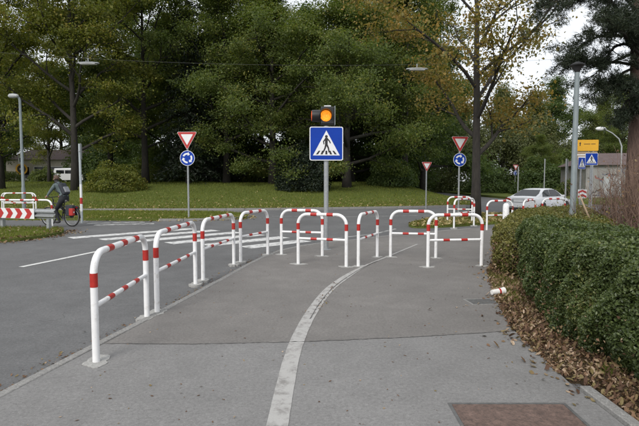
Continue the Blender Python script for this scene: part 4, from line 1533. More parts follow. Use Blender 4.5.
# ------------------------------------------------------------------ buildings behind the trees
def building(name, label, loc, rz, w, d, h, wall, rows, cols, roof, win=(1.1, 1.3), sill0=0.9, storey=2.8, roofh=1.6, cat='building', x_margin=1.2):
    t = thing(name, label, cat, loc, rz)
    MB().box(-w / 2, w / 2, 0, d, -0.6, h).build('wall', wall, t)
    rf = MB()
    rf.add([(-w / 2 - 0.3, -0.35, h + 0.003), (w / 2 + 0.3, -0.35, h + 0.003), (w / 2 + 0.3, d + 0.35, h + 0.003), (-w / 2 - 0.3, d + 0.35, h + 0.003),
            (-w / 2 + roofh, d / 2, h + roofh), (w / 2 - roofh, d / 2, h + roofh)], [(0, 1, 5, 4), (1, 2, 5), (2, 3, 4, 5), (3, 0, 4), (0, 3, 2, 1)])
    rf.build('roof', roof, t)
    for r_ in range(rows):
        for c_ in range(cols):
            x = -w / 2 + x_margin + (w - 2 * x_margin) * (c_ + 0.5) / cols
            z = sill0 + r_ * storey
            wi = MB()
            wi.box(x - win[0] / 2 - 0.08, x + win[0] / 2 + 0.08, -0.05, 0.06, z - 0.08, z).box(x - win[0] / 2 - 0.08, x + win[0] / 2 + 0.08, -0.05, 0.06, z + win[1], z + win[1] + 0.08)
            wi.box(x - win[0] / 2 - 0.08, x - win[0] / 2, -0.05, 0.06, z, z + win[1]).box(x + win[0] / 2, x + win[0] / 2 + 0.08, -0.05, 0.06, z, z + win[1])
            wo = wi.build('window', 'sign_white', t)
            MB().box(x - win[0] / 2, x + win[0] / 2, -0.012, 0.05, z, z + win[1]).build('pane', 'window_dark', wo)
    return t


bz = 0.9
b1 = building('low_building', 'low beige building with dark windows behind the trees at far left', (-37.5, 68, bz), R(6), 11, 8, 3.6, 'wall_beige', 1, 4, 'roof_red', (1.5, 1.6), 1.0)
t = thing('round_sign', 'round black and yellow sign on the beige building behind the street lamp', 'sign', (-40.6, 67.0, bz), R(6))
MB().tube([(0, 0.05, -0.3), (0, 0.05, 2.6)], 0.04, 8).build('pole', 'galvanised', t)
pt = MB().prism_xz(off(circle(0.78, 26), 0, 2.3), -0.02, 0).build('disc', 'sign_yellow', t)
MB().prism_xz(off(circle(0.56, 26), 0, 2.3), -0.03, -0.02).build('black_field', 'sign_black', pt)
MB().prism_xz([(-0.22, 2.18), (0.2, 2.18), (0.2, 2.42), (-0.22, 2.42)], -0.035, -0.03).build('symbol', 'sign_white', pt)
b3 = building('house', 'white house glimpsed between dark trunks in the left middle', (-26, 100, 1.3), R(-4), 12, 9, 6.0, 'wall_white', 2, 4, 'roof_red', (1.2, 1.3))
t = thing('small_sign', 'small white board with dark mark above the beige building', 'sign', (-39.2, 64.5, bz))
MB().tube([(0, 0.05, -0.3), (0, 0.05, 3.0)], 0.04, 8).build('pole', 'galvanised', t)
pl = MB().box(-0.27, 0.27, -0.02, 0.0, 2.9, 4.0).build('board', 'sign_white', t)
MB().box(-0.1, 0.1, -0.025, -0.02, 3.2, 3.7).build('mark', 'graffiti_dark', pl)

# graffiti building on the right
t = building('graffiti_hut', 'low grey concrete building with graffiti and reddish roof at right', (34.0, 46, -0.1), R(-8), 17, 7, 3.2, 'wall_concrete', 0, 0, 'roof_red', roofh=1.3)
random.seed(12)
for k in range(26):
    x = random.uniform(-7.8, 7.5)
    z = random.uniform(0.5, 2.4)
    pts = []
    a = random.uniform(0, 6)
    px, pz = x, z
    for j in range(9):
        pts.append((px, -0.012, pz))
        a += random.uniform(-1.3, 1.3)
        px += 0.24 * math.cos(a)
        pz = min(2.9, max(0.3, pz + 0.24 * math.sin(a)))
    mbg = MB()
    mbg.tube([(p[0], -0.008 - 0.0006 * k, p[2]) for p in pts], random.uniform(0.035, 0.09), 4)
    o = mbg.build('graffiti_stroke', random.choice(['graffiti_blue', 'graffiti_dark', 'graffiti_dark', 'graffiti_red', 'graffiti_blue']), t)
    o.scale = (1, 0.08, 1)
for x in (-6.2, -2.0):
    wo = MB().box(x - 0.7, x + 0.7, -0.05, 0.02, 0.0, 2.1).build('door', 'lamp_grey', t)
    MB().box(x + 0.45, x + 0.6, -0.09, -0.05, 1.0, 1.06).build('handle', 'dark_metal', wo)
MB().box(1.0, 3.2, -0.03, 0.02, 2.5, 3.1).build('window', 'window_dark', t)


# ------------------------------------------------------------------ trees
def wood_and_tips(seed, H, r0, cb, cr_, limbs, top=0.93, lean=(0, 0), droop=0.0, up=0.35, sub=5, twig=3, low=1.0, wob=0.04):
    """trunk + limbs + branches + twigs as one tapered tube mesh; returns (MB, twig points, twig directions)"""
    rg = random.Random(seed)
    mbw = MB()
    npt = 9
    tr = []
    for i in range(npt):
        q = i / (npt - 1)
        tr.append(Vector((lean[0] * q * q + rg.gauss(0, wob) * H * 0.12 * q, lean[1] * q * q + rg.gauss(0, wob) * H * 0.12 * q, -0.4 + q * (H * top + 0.4))))
    rad = [r0 * (1.35 if i == 0 else 1.0) * (1 - 0.88 * (i / (npt - 1)) ** 0.9) for i in range(npt)]
    mbw.tube(tr, rad, 12)

    def tpos(q):
        f_ = q * (npt - 1)
        i = min(npt - 2, int(f_))
        return tr[i].lerp(tr[i + 1], f_ - i), rad[i] + (rad[i + 1] - rad[i]) * (f_ - i)
    tips = []
    az = rg.uniform(0, 6.28)
    for k in range(limbs):
        fq = (k + rg.uniform(0, 0.6)) / limbs
        zq = cb + (1 - cb) * fq ** 0.92 * 0.97
        p, rr = tpos(min(zq, 0.985))
        az += 2.39996 + rg.uniform(-0.5, 0.5)
        env = math.sin(PI * min(0.98, 0.16 * low + 0.80 * fq)) ** 0.65
        L = cr_ * env * rg.uniform(0.78, 1.08)
        el = up + 0.75 * fq ** 1.5 + rg.uniform(-0.15, 0.15)
        d = Vector((math.cos(az) * math.cos(el), math.sin(az) * math.cos(el), math.sin(el)))
        pts = [p.copy()]
        n = 6
        for j in range(n):
            d = (d + Vector((rg.gauss(0, 0.13), rg.gauss(0, 0.13), rg.gauss(0, 0.10) + 0.05 - droop * (j / n)))).normalized()
            pts.append(pts[-1] + d * L / n)
        r1 = min(rr * 0.65, 0.024 * L + 0.015)
        rl = [r1 * (1 - 0.8 * j / n) for j in range(n + 1)]
        mbw.tube(pts, rl, 7, False)
        for b in range(sub):
            fb = 0.28 + 0.72 * (b + rg.uniform(0, 0.8)) / sub
            i = min(n - 1, int(fb * n))
            bp_ = pts[i].lerp(pts[i + 1], min(1, fb * n - i))
            dm = (pts[i + 1] - pts[i]).normalized()
            side = dm.cross(Vector((0, 0, 1))).normalized() * (1 if b % 2 else -1)
            bd_ = (dm * 0.75 + side * rg.uniform(0.5, 1.0) + Vector((0, 0, rg.uniform(-0.5, 0.65)))).normalized()
            bl_ = L * rg.uniform(0.28, 0.5) * (1.15 - 0.5 * fb)
            bpts = [bp_.copy()]
            for j in range(4):
                bd_ = (bd_ + Vector((rg.gauss(0, 0.16), rg.gauss(0, 0.16), rg.gauss(0, 0.12) + 0.03 - droop * 1.2))).normalized()
                bpts.append(bpts[-1] + bd_ * bl_ / 4)
            rb = rl[i] * 0.55
            mbw.tube(bpts, [rb * (1 - 0.75 * j / 4) + 0.004 for j in range(5)], 5, False)
            for w_ in range(twig):
                fw = 0.3 + 0.7 * (w_ + rg.random()) / twig
                i2 = min(3, int(fw * 4))
                wp = bpts[i2].lerp(bpts[i2 + 1], min(1, fw * 4 - i2))
                wd = ((bpts[i2 + 1] - bpts[i2]).normalized() + Vector((rg.gauss(0, 0.6), rg.gauss(0, 0.6), rg.gauss(0.05, 0.4) - droop))).normalized()
                wl_ = bl_ * rg.uniform(0.25, 0.5)
                we = wp + wd * wl_
                mbw.tube([wp, wp.lerp(we, 0.5) + Vector((rg.gauss(0, 0.04), rg.gauss(0, 0.04), 0.03)), we], [rb * 0.35 + 0.004, rb * 0.25 + 0.003, 0.004], 3, False)
                tips.append((wp.lerp(we, 0.55), wl_))
            tips.append((bpts[-1], bl_ * 0.35))
            tips.append((bpts[2], bl_ * 0.3))
        tips.append((pts[-1], L * 0.12))
    return mbw, tips


def crown_mesh(name, seed, tips, n, size, spread, mat, flat=0.55, up=0.7, hang=0.0, centre=None):
    rng = np.random.default_rng(seed)
    T = np.array([[p.x, p.y, p.z] for p, _ in tips])
    Ls = np.array([l for _, l in tips])
    # uneven density: some twigs hold many leaves and others few
    w = rng.gamma(1.4, 1.0, len(T)) * (0.4 + Ls)
    idx = rng.choice(len(T), n, p=w / w.sum())
    sc = spread * (0.55 + 0.8 * rng.random(len(T)))[idx][:, None]
    o = rng.normal(size=(n, 3)) * sc
    o[:, 2] *= flat
    c = T[idx] + o
    if hang:
        c[:, 2] -= hang * rng.random(n) ** 1.5
    ctr = T.mean(0)
    out = c - ctr
    out /= np.linalg.norm(out, axis=1, keepdims=True) + 1e-6
    v, f = leaf_cloud(rng, c, size, 0.4, up, out, 0.5, 0.68, 0.16)
    return np_mesh(name, v, f, mat)


def tree_kind(seed, H, r0, cb, cr_, limbs, n, size, spread, leaf, bark, **kw):
    ck = {k: kw.pop(k) for k in ('flat', 'hang', 'upb') if k in kw}
    mbw, tips = wood_and_tips(seed, H, r0, cb, cr_, limbs, **kw)
    tr = mbw.build('trunk', bark, None, smooth=True)
    tm = tr.data
    bpy.data.objects.remove(tr)
    cm = crown_mesh('crown', seed + 1, tips, n, size, spread, leaf, ck.get('flat', 0.55), ck.get('upb', 0.7), ck.get('hang', 0.0))
    return tm, cm


KIND = {
    'oak': tree_kind(11, 20, 0.33, 0.17, 7.2, 24, 70000, 0.155, 0.56, 'leaf_green', 'bark_dark', up=0.3, low=1.6),
    'maple': tree_kind(23, 21, 0.30, 0.17, 7.0, 24, 58000, 0.155, 0.53, 'leaf_yellowgreen', 'bark_dark', up=0.6, low=1.5, droop=0.05),
    'low': tree_kind(37, 19, 0.36, 0.09, 8.0, 27, 88000, 0.15, 0.56, 'leaf_green', 'bark_dark', up=0.18, droop=0.05, low=2.2),
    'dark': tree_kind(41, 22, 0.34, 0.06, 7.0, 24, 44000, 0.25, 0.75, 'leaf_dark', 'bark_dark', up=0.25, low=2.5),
    'pale': tree_kind(53, 17, 0.26, 0.05, 6.5, 24, 46000, 0.24, 0.65, 'leaf_pale', 'bark_grey', up=0.5, droop=0.12, hang=2.2, low=2.5),
}


def tree(name, label, kind, x, y, s=1.0, rz=0.0, z=None, group='woodland trees behind the lawn'):
    if z is None:
        z = float(lawn_z(x, y)) if x < 13 else 0.0
    t = thing(name, label, 'tree', (x, y, z - 0.1), rz, group)
    t.scale = (s, s, s * random.uniform(0.96, 1.05))
    piece('trunk', KIND[kind][0], t)
    piece('crown', KIND[kind][1], t)
    return t


random.seed(31)
tree('maple_tree', 'large yellow-green tree with trunk at the left picture edge', 'maple', -26.0, 40, 1.0, 0.3)
tree('maple_tree', 'yellow-green tree whose trunk rises right behind the cyclist', 'maple', -18.9, 38, 1.02, 2.1)
tree('young_tree', 'thin dark tree in front of the beige building', 'maple', -27.5, 50, 0.62, 4.0)
tree('oak_tree', 'green tree behind the round yellowish bush at left', 'oak', -15.6, 44, 1.0, 1.2)
tree('oak_tree', 'green tree just right of the dark spruce', 'oak', -8.6, 45.5, 1.0, 3.6)
tree('broad_tree', 'broad green tree with low boughs left of the amber beacon', 'low', -4.2, 44.0, 1.0, 0.8)
tree('broad_tree', 'broad green tree with spreading dark limbs behind the amber beacon', 'low', 2.3, 41.5, 1.0, 2.9)
tree('oak_tree', 'green tree left of the lone small yield sign, at the lawn end', 'oak', 8.0, 46, 1.0, 5.2)
tree('dark_tree', 'dark tree filling the gap behind the lone small yield sign', 'dark', 11.0, 52, 0.95, 1.9)
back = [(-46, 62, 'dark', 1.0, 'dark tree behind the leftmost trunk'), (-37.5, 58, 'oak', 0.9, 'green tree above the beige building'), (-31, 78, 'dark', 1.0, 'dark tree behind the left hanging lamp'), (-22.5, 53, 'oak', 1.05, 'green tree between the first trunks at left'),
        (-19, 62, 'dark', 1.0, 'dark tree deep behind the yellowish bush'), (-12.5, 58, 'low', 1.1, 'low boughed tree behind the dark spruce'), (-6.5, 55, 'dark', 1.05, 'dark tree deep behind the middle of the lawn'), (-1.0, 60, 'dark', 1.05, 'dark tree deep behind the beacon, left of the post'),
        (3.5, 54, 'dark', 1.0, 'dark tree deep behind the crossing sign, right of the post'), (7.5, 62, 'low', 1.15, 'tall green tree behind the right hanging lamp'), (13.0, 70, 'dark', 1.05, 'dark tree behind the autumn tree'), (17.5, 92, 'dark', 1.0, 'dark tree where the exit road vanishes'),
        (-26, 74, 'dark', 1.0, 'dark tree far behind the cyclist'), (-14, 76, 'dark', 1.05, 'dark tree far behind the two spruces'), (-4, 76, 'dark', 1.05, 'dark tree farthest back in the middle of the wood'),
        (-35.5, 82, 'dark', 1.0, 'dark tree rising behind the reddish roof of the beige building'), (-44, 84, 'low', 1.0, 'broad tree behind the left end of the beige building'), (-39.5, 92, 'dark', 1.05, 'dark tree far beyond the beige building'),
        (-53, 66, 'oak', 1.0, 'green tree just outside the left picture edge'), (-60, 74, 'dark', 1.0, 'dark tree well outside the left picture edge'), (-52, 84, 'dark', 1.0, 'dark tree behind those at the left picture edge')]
for k, (x, y, kd, s, lab) in enumerate(back):
    tree('background_tree', lab, kd, x, y, s, k * 1.7)
for k, (x, y, kd, s, lab) in enumerate([(27.5, 74, 'pale', 1.0, 'pale weeping tree beyond the white car'), (34.0, 78, 'pale', 0.98, 'pale weeping tree left of the lamp post'), (21.5, 80, 'pale', 1.05, 'pale tree right behind the autumn tree'),
                                        (40.5, 66, 'oak', 0.78, 'green tree above the reddish roof at right'), (47, 66, 'maple', 0.75, 'yellowish tree right of the graffiti building'), (36.5, 58, 'oak', 0.58, 'smaller green tree rising over the graffiti building'), (46, 80, 'pale', 0.9, 'pale tree far right beyond the reddish roof'), (27, 60, 'low', 0.40, 'low dark green tree beyond the white car roof'), (23.5, 98, 'dark', 0.95, 'dark tree far down the exit road'), (40, 84, 'dark', 0.9, 'dark tree far behind the lamp post')]):
    tree('far_tree', lab, kd, x, y, s, k * 2.1, -0.1, 'trees beyond the exit road')


# spruces
def spruce_meshes(seed, H, r, n):
    rg = random.Random(seed)
    rng = np.random.default_rng(seed)
    mbw = MB()
    mbw.tube([(0, 0, -0.4), (0.05, 0, H * 0.5), (0, 0, H)], [0.3, 0.17, 0.02], 10)
    cs, fr_a = [], []
    z = 1.2
    az = 0
    while z < H - 0.3:
        L = r * (1 - z / H) ** 0.8 * rg.uniform(0.75, 1.1)
        for k in range(3):
            az += 2.4
            d = Vector((math.cos(az), math.sin(az), 0))
            pts = [Vector((0, 0, z)) + d * L * q + Vector((0, 0, 0.12 * L * q - 0.42 * L * q * q)) for q in (0, 0.35, 0.7, 1.0)]
            mbw.tube(pts, [0.045, 0.03, 0.02, 0.006], 4, False)
            m = int(n * (0.15 + L) / 100)
            q = rng.random(m) ** 0.7
            side = np.array([-d.y, d.x, 0])
            base = np.array([[0, 0, z]]) + np.outer(q * L, [d.x, d.y, 0]) + np.outer(0.12 * L * q - 0.42 * L * q * q, [0, 0, 1])
            base += np.outer(rng.normal(0, 0.16, m) * (0.3 + L * 0.6) * (0.35 + q), side)
            base[:, 2] -= rng.random(m) ** 2 * 0.55
            cs.append(base)
        z += rg.uniform(0.28, 0.42)
    c = np.concatenate(cs)
    v, f = leaf_cloud(rng, c, 0.26, 0.4, 0.2, None, 0, 0.35, 0.1)
    o = mbw.build('trunk', 'bark_dark', None, True)
    tm = o.data
    bpy.data.objects.remove(o)
    return tm, np_mesh('crown', v, f, 'needle_dark')


KIND['spruce'] = spruce_meshes(5, 25, 3.0, 4200)
tree('spruce_tree', 'tall dark spruce behind the left yield sign', 'spruce', -11.6, 43.5, 1.0, 0.4)
tree('spruce_tree', 'second dark spruce, just right of the left yield sign', 'spruce', -10.0, 49, 0.95, 2.4)

# autumn tree on the right island
mbw, tips = wood_and_tips(77, 15, 0.21, 0.20, 5.8, 19, lean=(0.6, 0.2), up=0.62, sub=6, twig=4, wob=0.025)
t = thing('autumn_tree', 'thin-crowned autumn tree with orange leaves on the right island', 'tree', (6.62, 20.75, 0.0), R(200))
mbw.build('trunk', 'bark_dark', t, True)
cm = crown_mesh('crown', 78, [q for q in tips if q[0].z < 7.4 or q[0].x > 1.0 or round(q[0].x * 91) % 4 == 0], 24000, 0.115, 0.40, 'leaf_autumn', 0.6, 0.7)
piece('crown', cm, t)

# pine at the right edge: trunk, long crooked boughs, needle tufts
random.seed(66)
pine = thing('pine_tree', 'tall pine with reddish trunk at the right edge, dark boughs reaching left', 'tree', (9.02, 14.0, -0.01))
mbw = MB()
mbw.tube([(0, 0, -0.3), (0.03, 0, 3), (-0.04, 0, 6), (0.05, 0.1, 10), (0.0, 0.1, 15)], [0.31, 0.26, 0.235, 0.19, 0.05], 16)
mbw.build('trunk', 'bark_pine', pine, True)
bw = MB()
rng = np.random.default_rng(66)
tuft_c, tuft_d = [], []
rg = random.Random(66)
bough = []
for k in range(36):
    z = 4.9 + k * 0.28
    az = R(180) + rg.gauss(0, 0.75) if k % 3 else rg.uniform(0, 6.28)
    bough.append((z, az, rg.uniform(2.2, 3.9) * (1.0 if z < 9 else 0.75)))
bough += [(3.9, R(215), 1.6), (4.2, R(240), 1.9), (4.4, R(195), 1.5), (4.6, R(225), 2.1), (5.1, R(210), 2.1), (4.9, R(165), 2.6), (5.4, R(180), 2.6), (6.0, R(170), 3.6), (7.0, R(188), 4.0), (7.4, R(170), 3.8), (4.8, R(178), 2.2), (5.3, R(190), 3.6), (5.6, R(165), 3.3), (6.2, R(200), 3.9), (6.6, R(176), 4.1)]
for z, az, L in bough:
    L *= 0.76
    d = Vector((math.cos(az), math.sin(az), rg.uniform(-0.05, 0.3))).normalized()
    pts = [Vector((0, 0, z))]
    for j in range(7):
        d = (d + Vector((rg.gauss(0, 0.22), rg.gauss(0, 0.22), rg.gauss(-0.01, 0.24)))).normalized()
        pts.append(pts[-1] + d * L / 7)
    bw.tube(pts, [0.052 - 0.006 * j for j in range(8)], 6, False)
    for b in range(12):
        fb = 0.3 + 0.65 * rg.random()
        i = min(6, int(fb * 7))
        p = pts[i].lerp(pts[i + 1], fb * 7 - i)
        bd_ = ((pts[i + 1] - pts[i]).normalized() + Vector((rg.gauss(0, 0.6), rg.gauss(0, 0.6), rg.gauss(0.05, 0.3)))).normalized()
        bl_ = rg.uniform(0.35, 0.95)
        e = p + bd_ * bl_
        bw.tube([p, p.lerp(e, 0.5) + Vector((0, 0, -0.03)), e], [0.014, 0.01, 0.005], 4, False)
        for q in range(6):
            w_ = p.lerp(e, 0.35 + 0.65 * rg.random())
            tuft_c.append(w_ + Vector((rg.gauss(0, 0.09), rg.gauss(0, 0.09), rg.gauss(0.02, 0.07))))
            tuft_d.append((bd_ + Vector((rg.gauss(0, 0.4), rg.gauss(0, 0.4), rg.gauss(0.25, 0.3)))).normalized())
bw.build('boughs', 'bark_dark', pine, True)
n_t, per = len(tuft_c), 34
Cc = np.repeat(np.array([list(p) for p in tuft_c]), per, 0)
Dd = np.repeat(np.array([list(p) for p in tuft_d]), per, 0)
Cc = Cc + rng.normal(size=Cc.shape) * 0.05
dirs = Dd * 0.55 + rng.normal(size=Cc.shape) * 0.62
dirs /= np.linalg.norm(dirs, axis=1, keepdims=True)
side = np.cross(dirs, rng.normal(size=Cc.shape))
side /= np.linalg.norm(side, axis=1, keepdims=True) + 1e-9
ln = rng.uniform(0.08, 0.16, (len(Cc), 1))
v = np.stack([Cc - side * 0.0085, Cc + side * 0.0085, Cc + dirs * ln], 1).reshape(-1, 3)
piece('crown', np_mesh('crown', v, np.arange(len(v)).reshape(-1, 3), 'needle_pine'), pine)


# bushes
def bush(name, label, x, y, rx_, rz_, n, size, leaf, z=None, conical=False, seed=1):
    rg = random.Random(seed)
    rng = np.random.default_rng(seed)
    z = float(lawn_z(x, y)) if z is None else z
    t = thing(name, label, 'bush', (x, y, z - 0.05), rg.uniform(0, 6))
    st = MB()
    tp = []
    for k in range(22):
        az, el = rg.uniform(0, 6.28), rg.uniform(0.35, 1.4)
        p = Vector((rg.gauss(0, 0.15), rg.gauss(0, 0.15), -0.1))
        d = Vector((math.cos(az) * math.cos(el) * rx_, math.sin(az) * math.cos(el) * rx_, math.sin(el) * rz_))
        pts = [p, p + d * 0.35 + Vector((0, 0, 0.1)), p + d * 0.7, p + d * 0.95]
        st.tube(pts, [0.03, 0.022, 0.014, 0.005], 5, False)
    st.build('stems', 'bark_dark', t)
    u = rng.normal(size=(n, 3))
    u /= np.linalg.norm(u, axis=1, keepdims=True)
    u[:, 2] = np.abs(u[:, 2])
    rad = 1 - np.abs(rng.normal(0, 0.16, n))
    lump = 1 + 0.16 * np.sin(u[:, 0] * 5 + seed) * np.sin(u[:, 1] * 6) + 0.12 * np.sin(u[:, 2] * 9 + u[:, 0] * 7)
    c = u * (rad * lump)[:, None] * np.array([rx_, rx_, rz_])
    if conical:
        k = 1 - 0.65 * np.clip(c[:, 2] / rz_, 0, 1)
        c[:, 0] *= k * 1.2
        c[:, 1] *= k * 1.2
    v, f = leaf_cloud(rng, c, size, 0.4, 0.4, u, 0.8, 0.6, 0.15)
    piece('foliage', np_mesh('foliage', v, f, leaf), t)
    return t


bush('round_bush', 'round yellowish bush under the trees, right of the banded post', -15.8, 38, 2.3, 2.0, 9000, 0.14, 'leaf_yellowgreen', seed=3)
bush('round_bush', 'small green bush left of the round yellowish bush', -18.0, 40.5, 1.2, 1.3, 3000, 0.14, 'leaf_green', seed=4)
bush('yew_bush', 'dark dense yew bush behind the crossing sign post', -1.3, 38.5, 2.0, 3.4, 14000, 0.13, 'needle_dark', seed=5)
bush('shrub', 'dark shrub at the foot of the trees right of the yew', 6.5, 44, 2.2, 2.4, 7000, 0.17, 'leaf_dark', seed=6)
bush('shrub', 'dark shrub beyond the exit road behind the autumn tree', 22.5, 66, 3.4, 3.8, 9000, 0.22, 'leaf_dark', 0.0, seed=7)
bush('shrub', 'dark green shrub behind the white car', 26.5, 58, 3.6, 3.9, 9000, 0.22, 'leaf_dark', 0.0, seed=8)
bush('shrub', 'tall green shrub beside the graffiti building', 28.0, 52, 2.4, 3.2, 6000, 0.2, 'leaf_green', 0.0, seed=9)
bush('low_shrub', 'low green shrub half hiding the white van', -32.5, 58, 1.7, 1.7, 4200, 0.15, 'leaf_green', seed=61)
bush('low_shrub', 'low green shrub in front of the beige building wall', -38.5, 60, 2.2, 1.5, 4200, 0.15, 'leaf_green', seed=62)
under = [(-47, 70, 'by the left picture edge'), (-41, 76, 'behind the beige building'), (-29, 66, 'behind the white van'), (-24, 70, 'behind the tree trunk next to the cyclist'), (-20, 66, 'behind the yellowish bush'), (-15, 64, 'left of the left yield sign'), (-10.5, 68, 'behind the left yield sign'), (-6, 64, 'right of the left yield sign'),
         (-1, 68, 'behind the yew'), (4, 64, 'behind the crossing sign'), (8.5, 66, 'left of the lone yield sign'), (12.5, 76, 'behind the lone yield sign'), (16.5, 100, 'where the exit road disappears'), (31, 64, 'beyond the white car roof'), (37, 62, 'behind the graffiti building'), (46, 56, 'at the right end of the graffiti building')]
for k, (x, y, lab) in enumerate(under):
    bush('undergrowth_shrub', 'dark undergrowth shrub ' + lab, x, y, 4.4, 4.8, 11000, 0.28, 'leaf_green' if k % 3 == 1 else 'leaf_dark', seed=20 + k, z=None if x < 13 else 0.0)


# ------------------------------------------------------------------ hedges
def hedge(name, label, poly, h, n_side, n_top, size, leaf, seed, dry=0, twig_n=500, dense_side=None):
    """poly counter-clockwise; leaves on the outline wall and on the top, dark twiggy core"""
    rng = np.random.default_rng(seed)
    P = np.array(poly)
    cen = P.mean(0)
    t = thing(name, label, 'hedge', (cen[0], cen[1], -0.01))
    nx_ = np.roll(P, -1, 0) - P
    L = np.linalg.norm(nx_, axis=1)
    wgt = L * (np.array(dense_side) if dense_side else 1)

    def bulge(x, y, z):
        return 0.05 * np.sin(x * 3.1 + z * 4 + 1) * np.sin(y * 2.7 + z * 2) + 0.055 * np.sin(x * 8.3 + y * 6.1) * np.sin(z * 9 + y * 4) + 0.035 * np.sin(x * 19) * np.sin(y * 17 + z * 15)
    seg = rng.choice(len(P), n_side, p=wgt / wgt.sum())
    q = rng.random(n_side)
    base = P[seg] + nx_[seg] * q[:, None]
    nrm = np.stack([nx_[seg, 1], -nx_[seg, 0]], 1) / L[seg][:, None]
    z = rng.random(n_side) ** 0.9 * (h - 0.02) + 0.02
    dep = np.minimum(rng.exponential(0.055, n_side), 0.22) - 0.02
    rnd = 0.10 * np.clip((z - (h - 0.2)) / 0.2, 0, 1) ** 2 + 0.12 * np.clip((0.3 - z) / 0.3, 0, 1)
    o = bulge(base[:, 0], base[:, 1], z) - dep - rnd
    c1 = np.concatenate([base + nrm * o[:, None], z[:, None]], 1)
    out1 = np.concatenate([nrm, np.full((n_side, 1), 0.35)], 1)
    tp = sample_poly(rng, poly, n_top)
    zt = h - np.minimum(rng.exponential(0.04, n_top), 0.18) + 0.8 * bulge(tp[:, 0], tp[:, 1], 1.0)
    # round the rim down
    dmin = np.full(n_top, 9.0)
    for a, b in zip(P, np.roll(P, -1, 0)):
        ab = b - a
        tt_ = np.clip(((tp - a) @ ab) / (ab @ ab), 0, 1)
        dmin = np.minimum(dmin, np.linalg.norm(tp - a - tt_[:, None] * ab, axis=1))
    zt -= 0.14 * np.clip(1 - dmin / 0.2, 0, 1) ** 2
    # sprigs standing out of the top
    spr = rng.random(n_top) < 0.05
    zt[spr] += rng.exponential(0.05, spr.sum())
    c2 = np.concatenate([tp, zt[:, None]], 1)
    out2 = np.tile([0, 0, 1.0], (n_top, 1))
    c = np.concatenate([c1, c2])
    out = np.concatenate([out1, out2])
    c[:, :2] -= cen
    v, f = leaf_cloud(rng, c, size, 0.4, 0.25, out, 0.75, 0.55, 0.12)
    lo = piece('leaves', np_mesh('leaves', v, f, leaf), t)
    lo['kind'] = 'stuff'
    if dry:
        sel = rng.choice(n_side, dry)
        cd = c1[sel].copy()
        cd[:, 2] = 0.03 + rng.random(dry) ** 1.4 * 0.55
        cd[:, :2] += nrm[sel] * 0.02 - cen
        v, f = leaf_cloud(rng, cd, size * 1.1, 0.4, 0.2, out1[sel], 0.5, 0.6, 0.2)
        do = piece('dry_leaves', np_mesh('dry_leaves', v, f, 'leaf_dry'), t)
        do['kind'] = 'stuff'
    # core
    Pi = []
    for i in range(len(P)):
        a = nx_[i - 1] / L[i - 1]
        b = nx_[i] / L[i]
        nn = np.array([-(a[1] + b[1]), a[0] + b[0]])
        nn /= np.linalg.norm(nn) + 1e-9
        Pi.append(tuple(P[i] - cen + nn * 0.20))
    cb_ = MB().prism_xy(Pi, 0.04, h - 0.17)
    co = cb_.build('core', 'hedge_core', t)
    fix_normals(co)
    tw = MB()
    rg = random.Random(seed)
    for k in range(twig_n):
        i = rng.choice(len(P), p=wgt / wgt.sum())
        p = P[i] + nx_[i] * rg.random() - cen
        nn = np.array([nx_[i][1], -nx_[i][0]]) / L[i]
        z0 = rg.uniform(0, 0.5)
        a = Vector((p[0] - nn[0] * 0.3, p[1] - nn[1] * 0.3, z0))
        ln_ = rg.uniform(0.25, 0.6)
        b = a + Vector((nn[0] * 0.16 + rg.gauss(0, 0.1), nn[1] * 0.16 + rg.gauss(0, 0.1), ln_))
        b.z = min(b.z, h)
        tw.tube([a, a.lerp(b, 0.5), b], [0.006, 0.004, 0.002], 3, False)
    tw.build('twigs', 'twig', t)['kind'] = 'stuff'
    return t


H1 = [(2.52, 1.5), (3.75, 1.5), (3.72, 5.5), (3.95, 7.1), (3.85, 7.4), (3.12, 7.42), (2.94, 7.05), (2.66, 6.1), (2.47, 5.2), (2.38, 4.5), (2.45, 3.7)]
hedge('hedge', 'dense dark green clipped hedge along the right edge of the path', H1, 1.05, 105000, 52000, 0.029, 'leaf_hedge', 90, 1500, 260, [0.1, 0.15, 0.3, 0.6, 1, 1.2, 1.5, 1.8, 2.0, 2.0, 1.0])
H2 = [(4.1, 7.95), (5.2, 8.4), (6.3, 10.6), (7.6, 13.4), (8.3, 15.2), (6.9, 15.3), (5.1, 13.0), (4.15, 10.9), (3.36, 9.2), (3.02, 8.35), (3.12, 7.95)]
hedge('low_hedge', 'looser yellow-green hedge behind the clipped one, reaching the barriers', H2, 0.83, 30000, 28000, 0.040, 'leaf_hedge_far', 91, 5200, 500, [0.4, 0.4, 0.4, 0.5, 0.8, 1.2, 1.2, 1.8, 2.0, 2.0, 0.8])


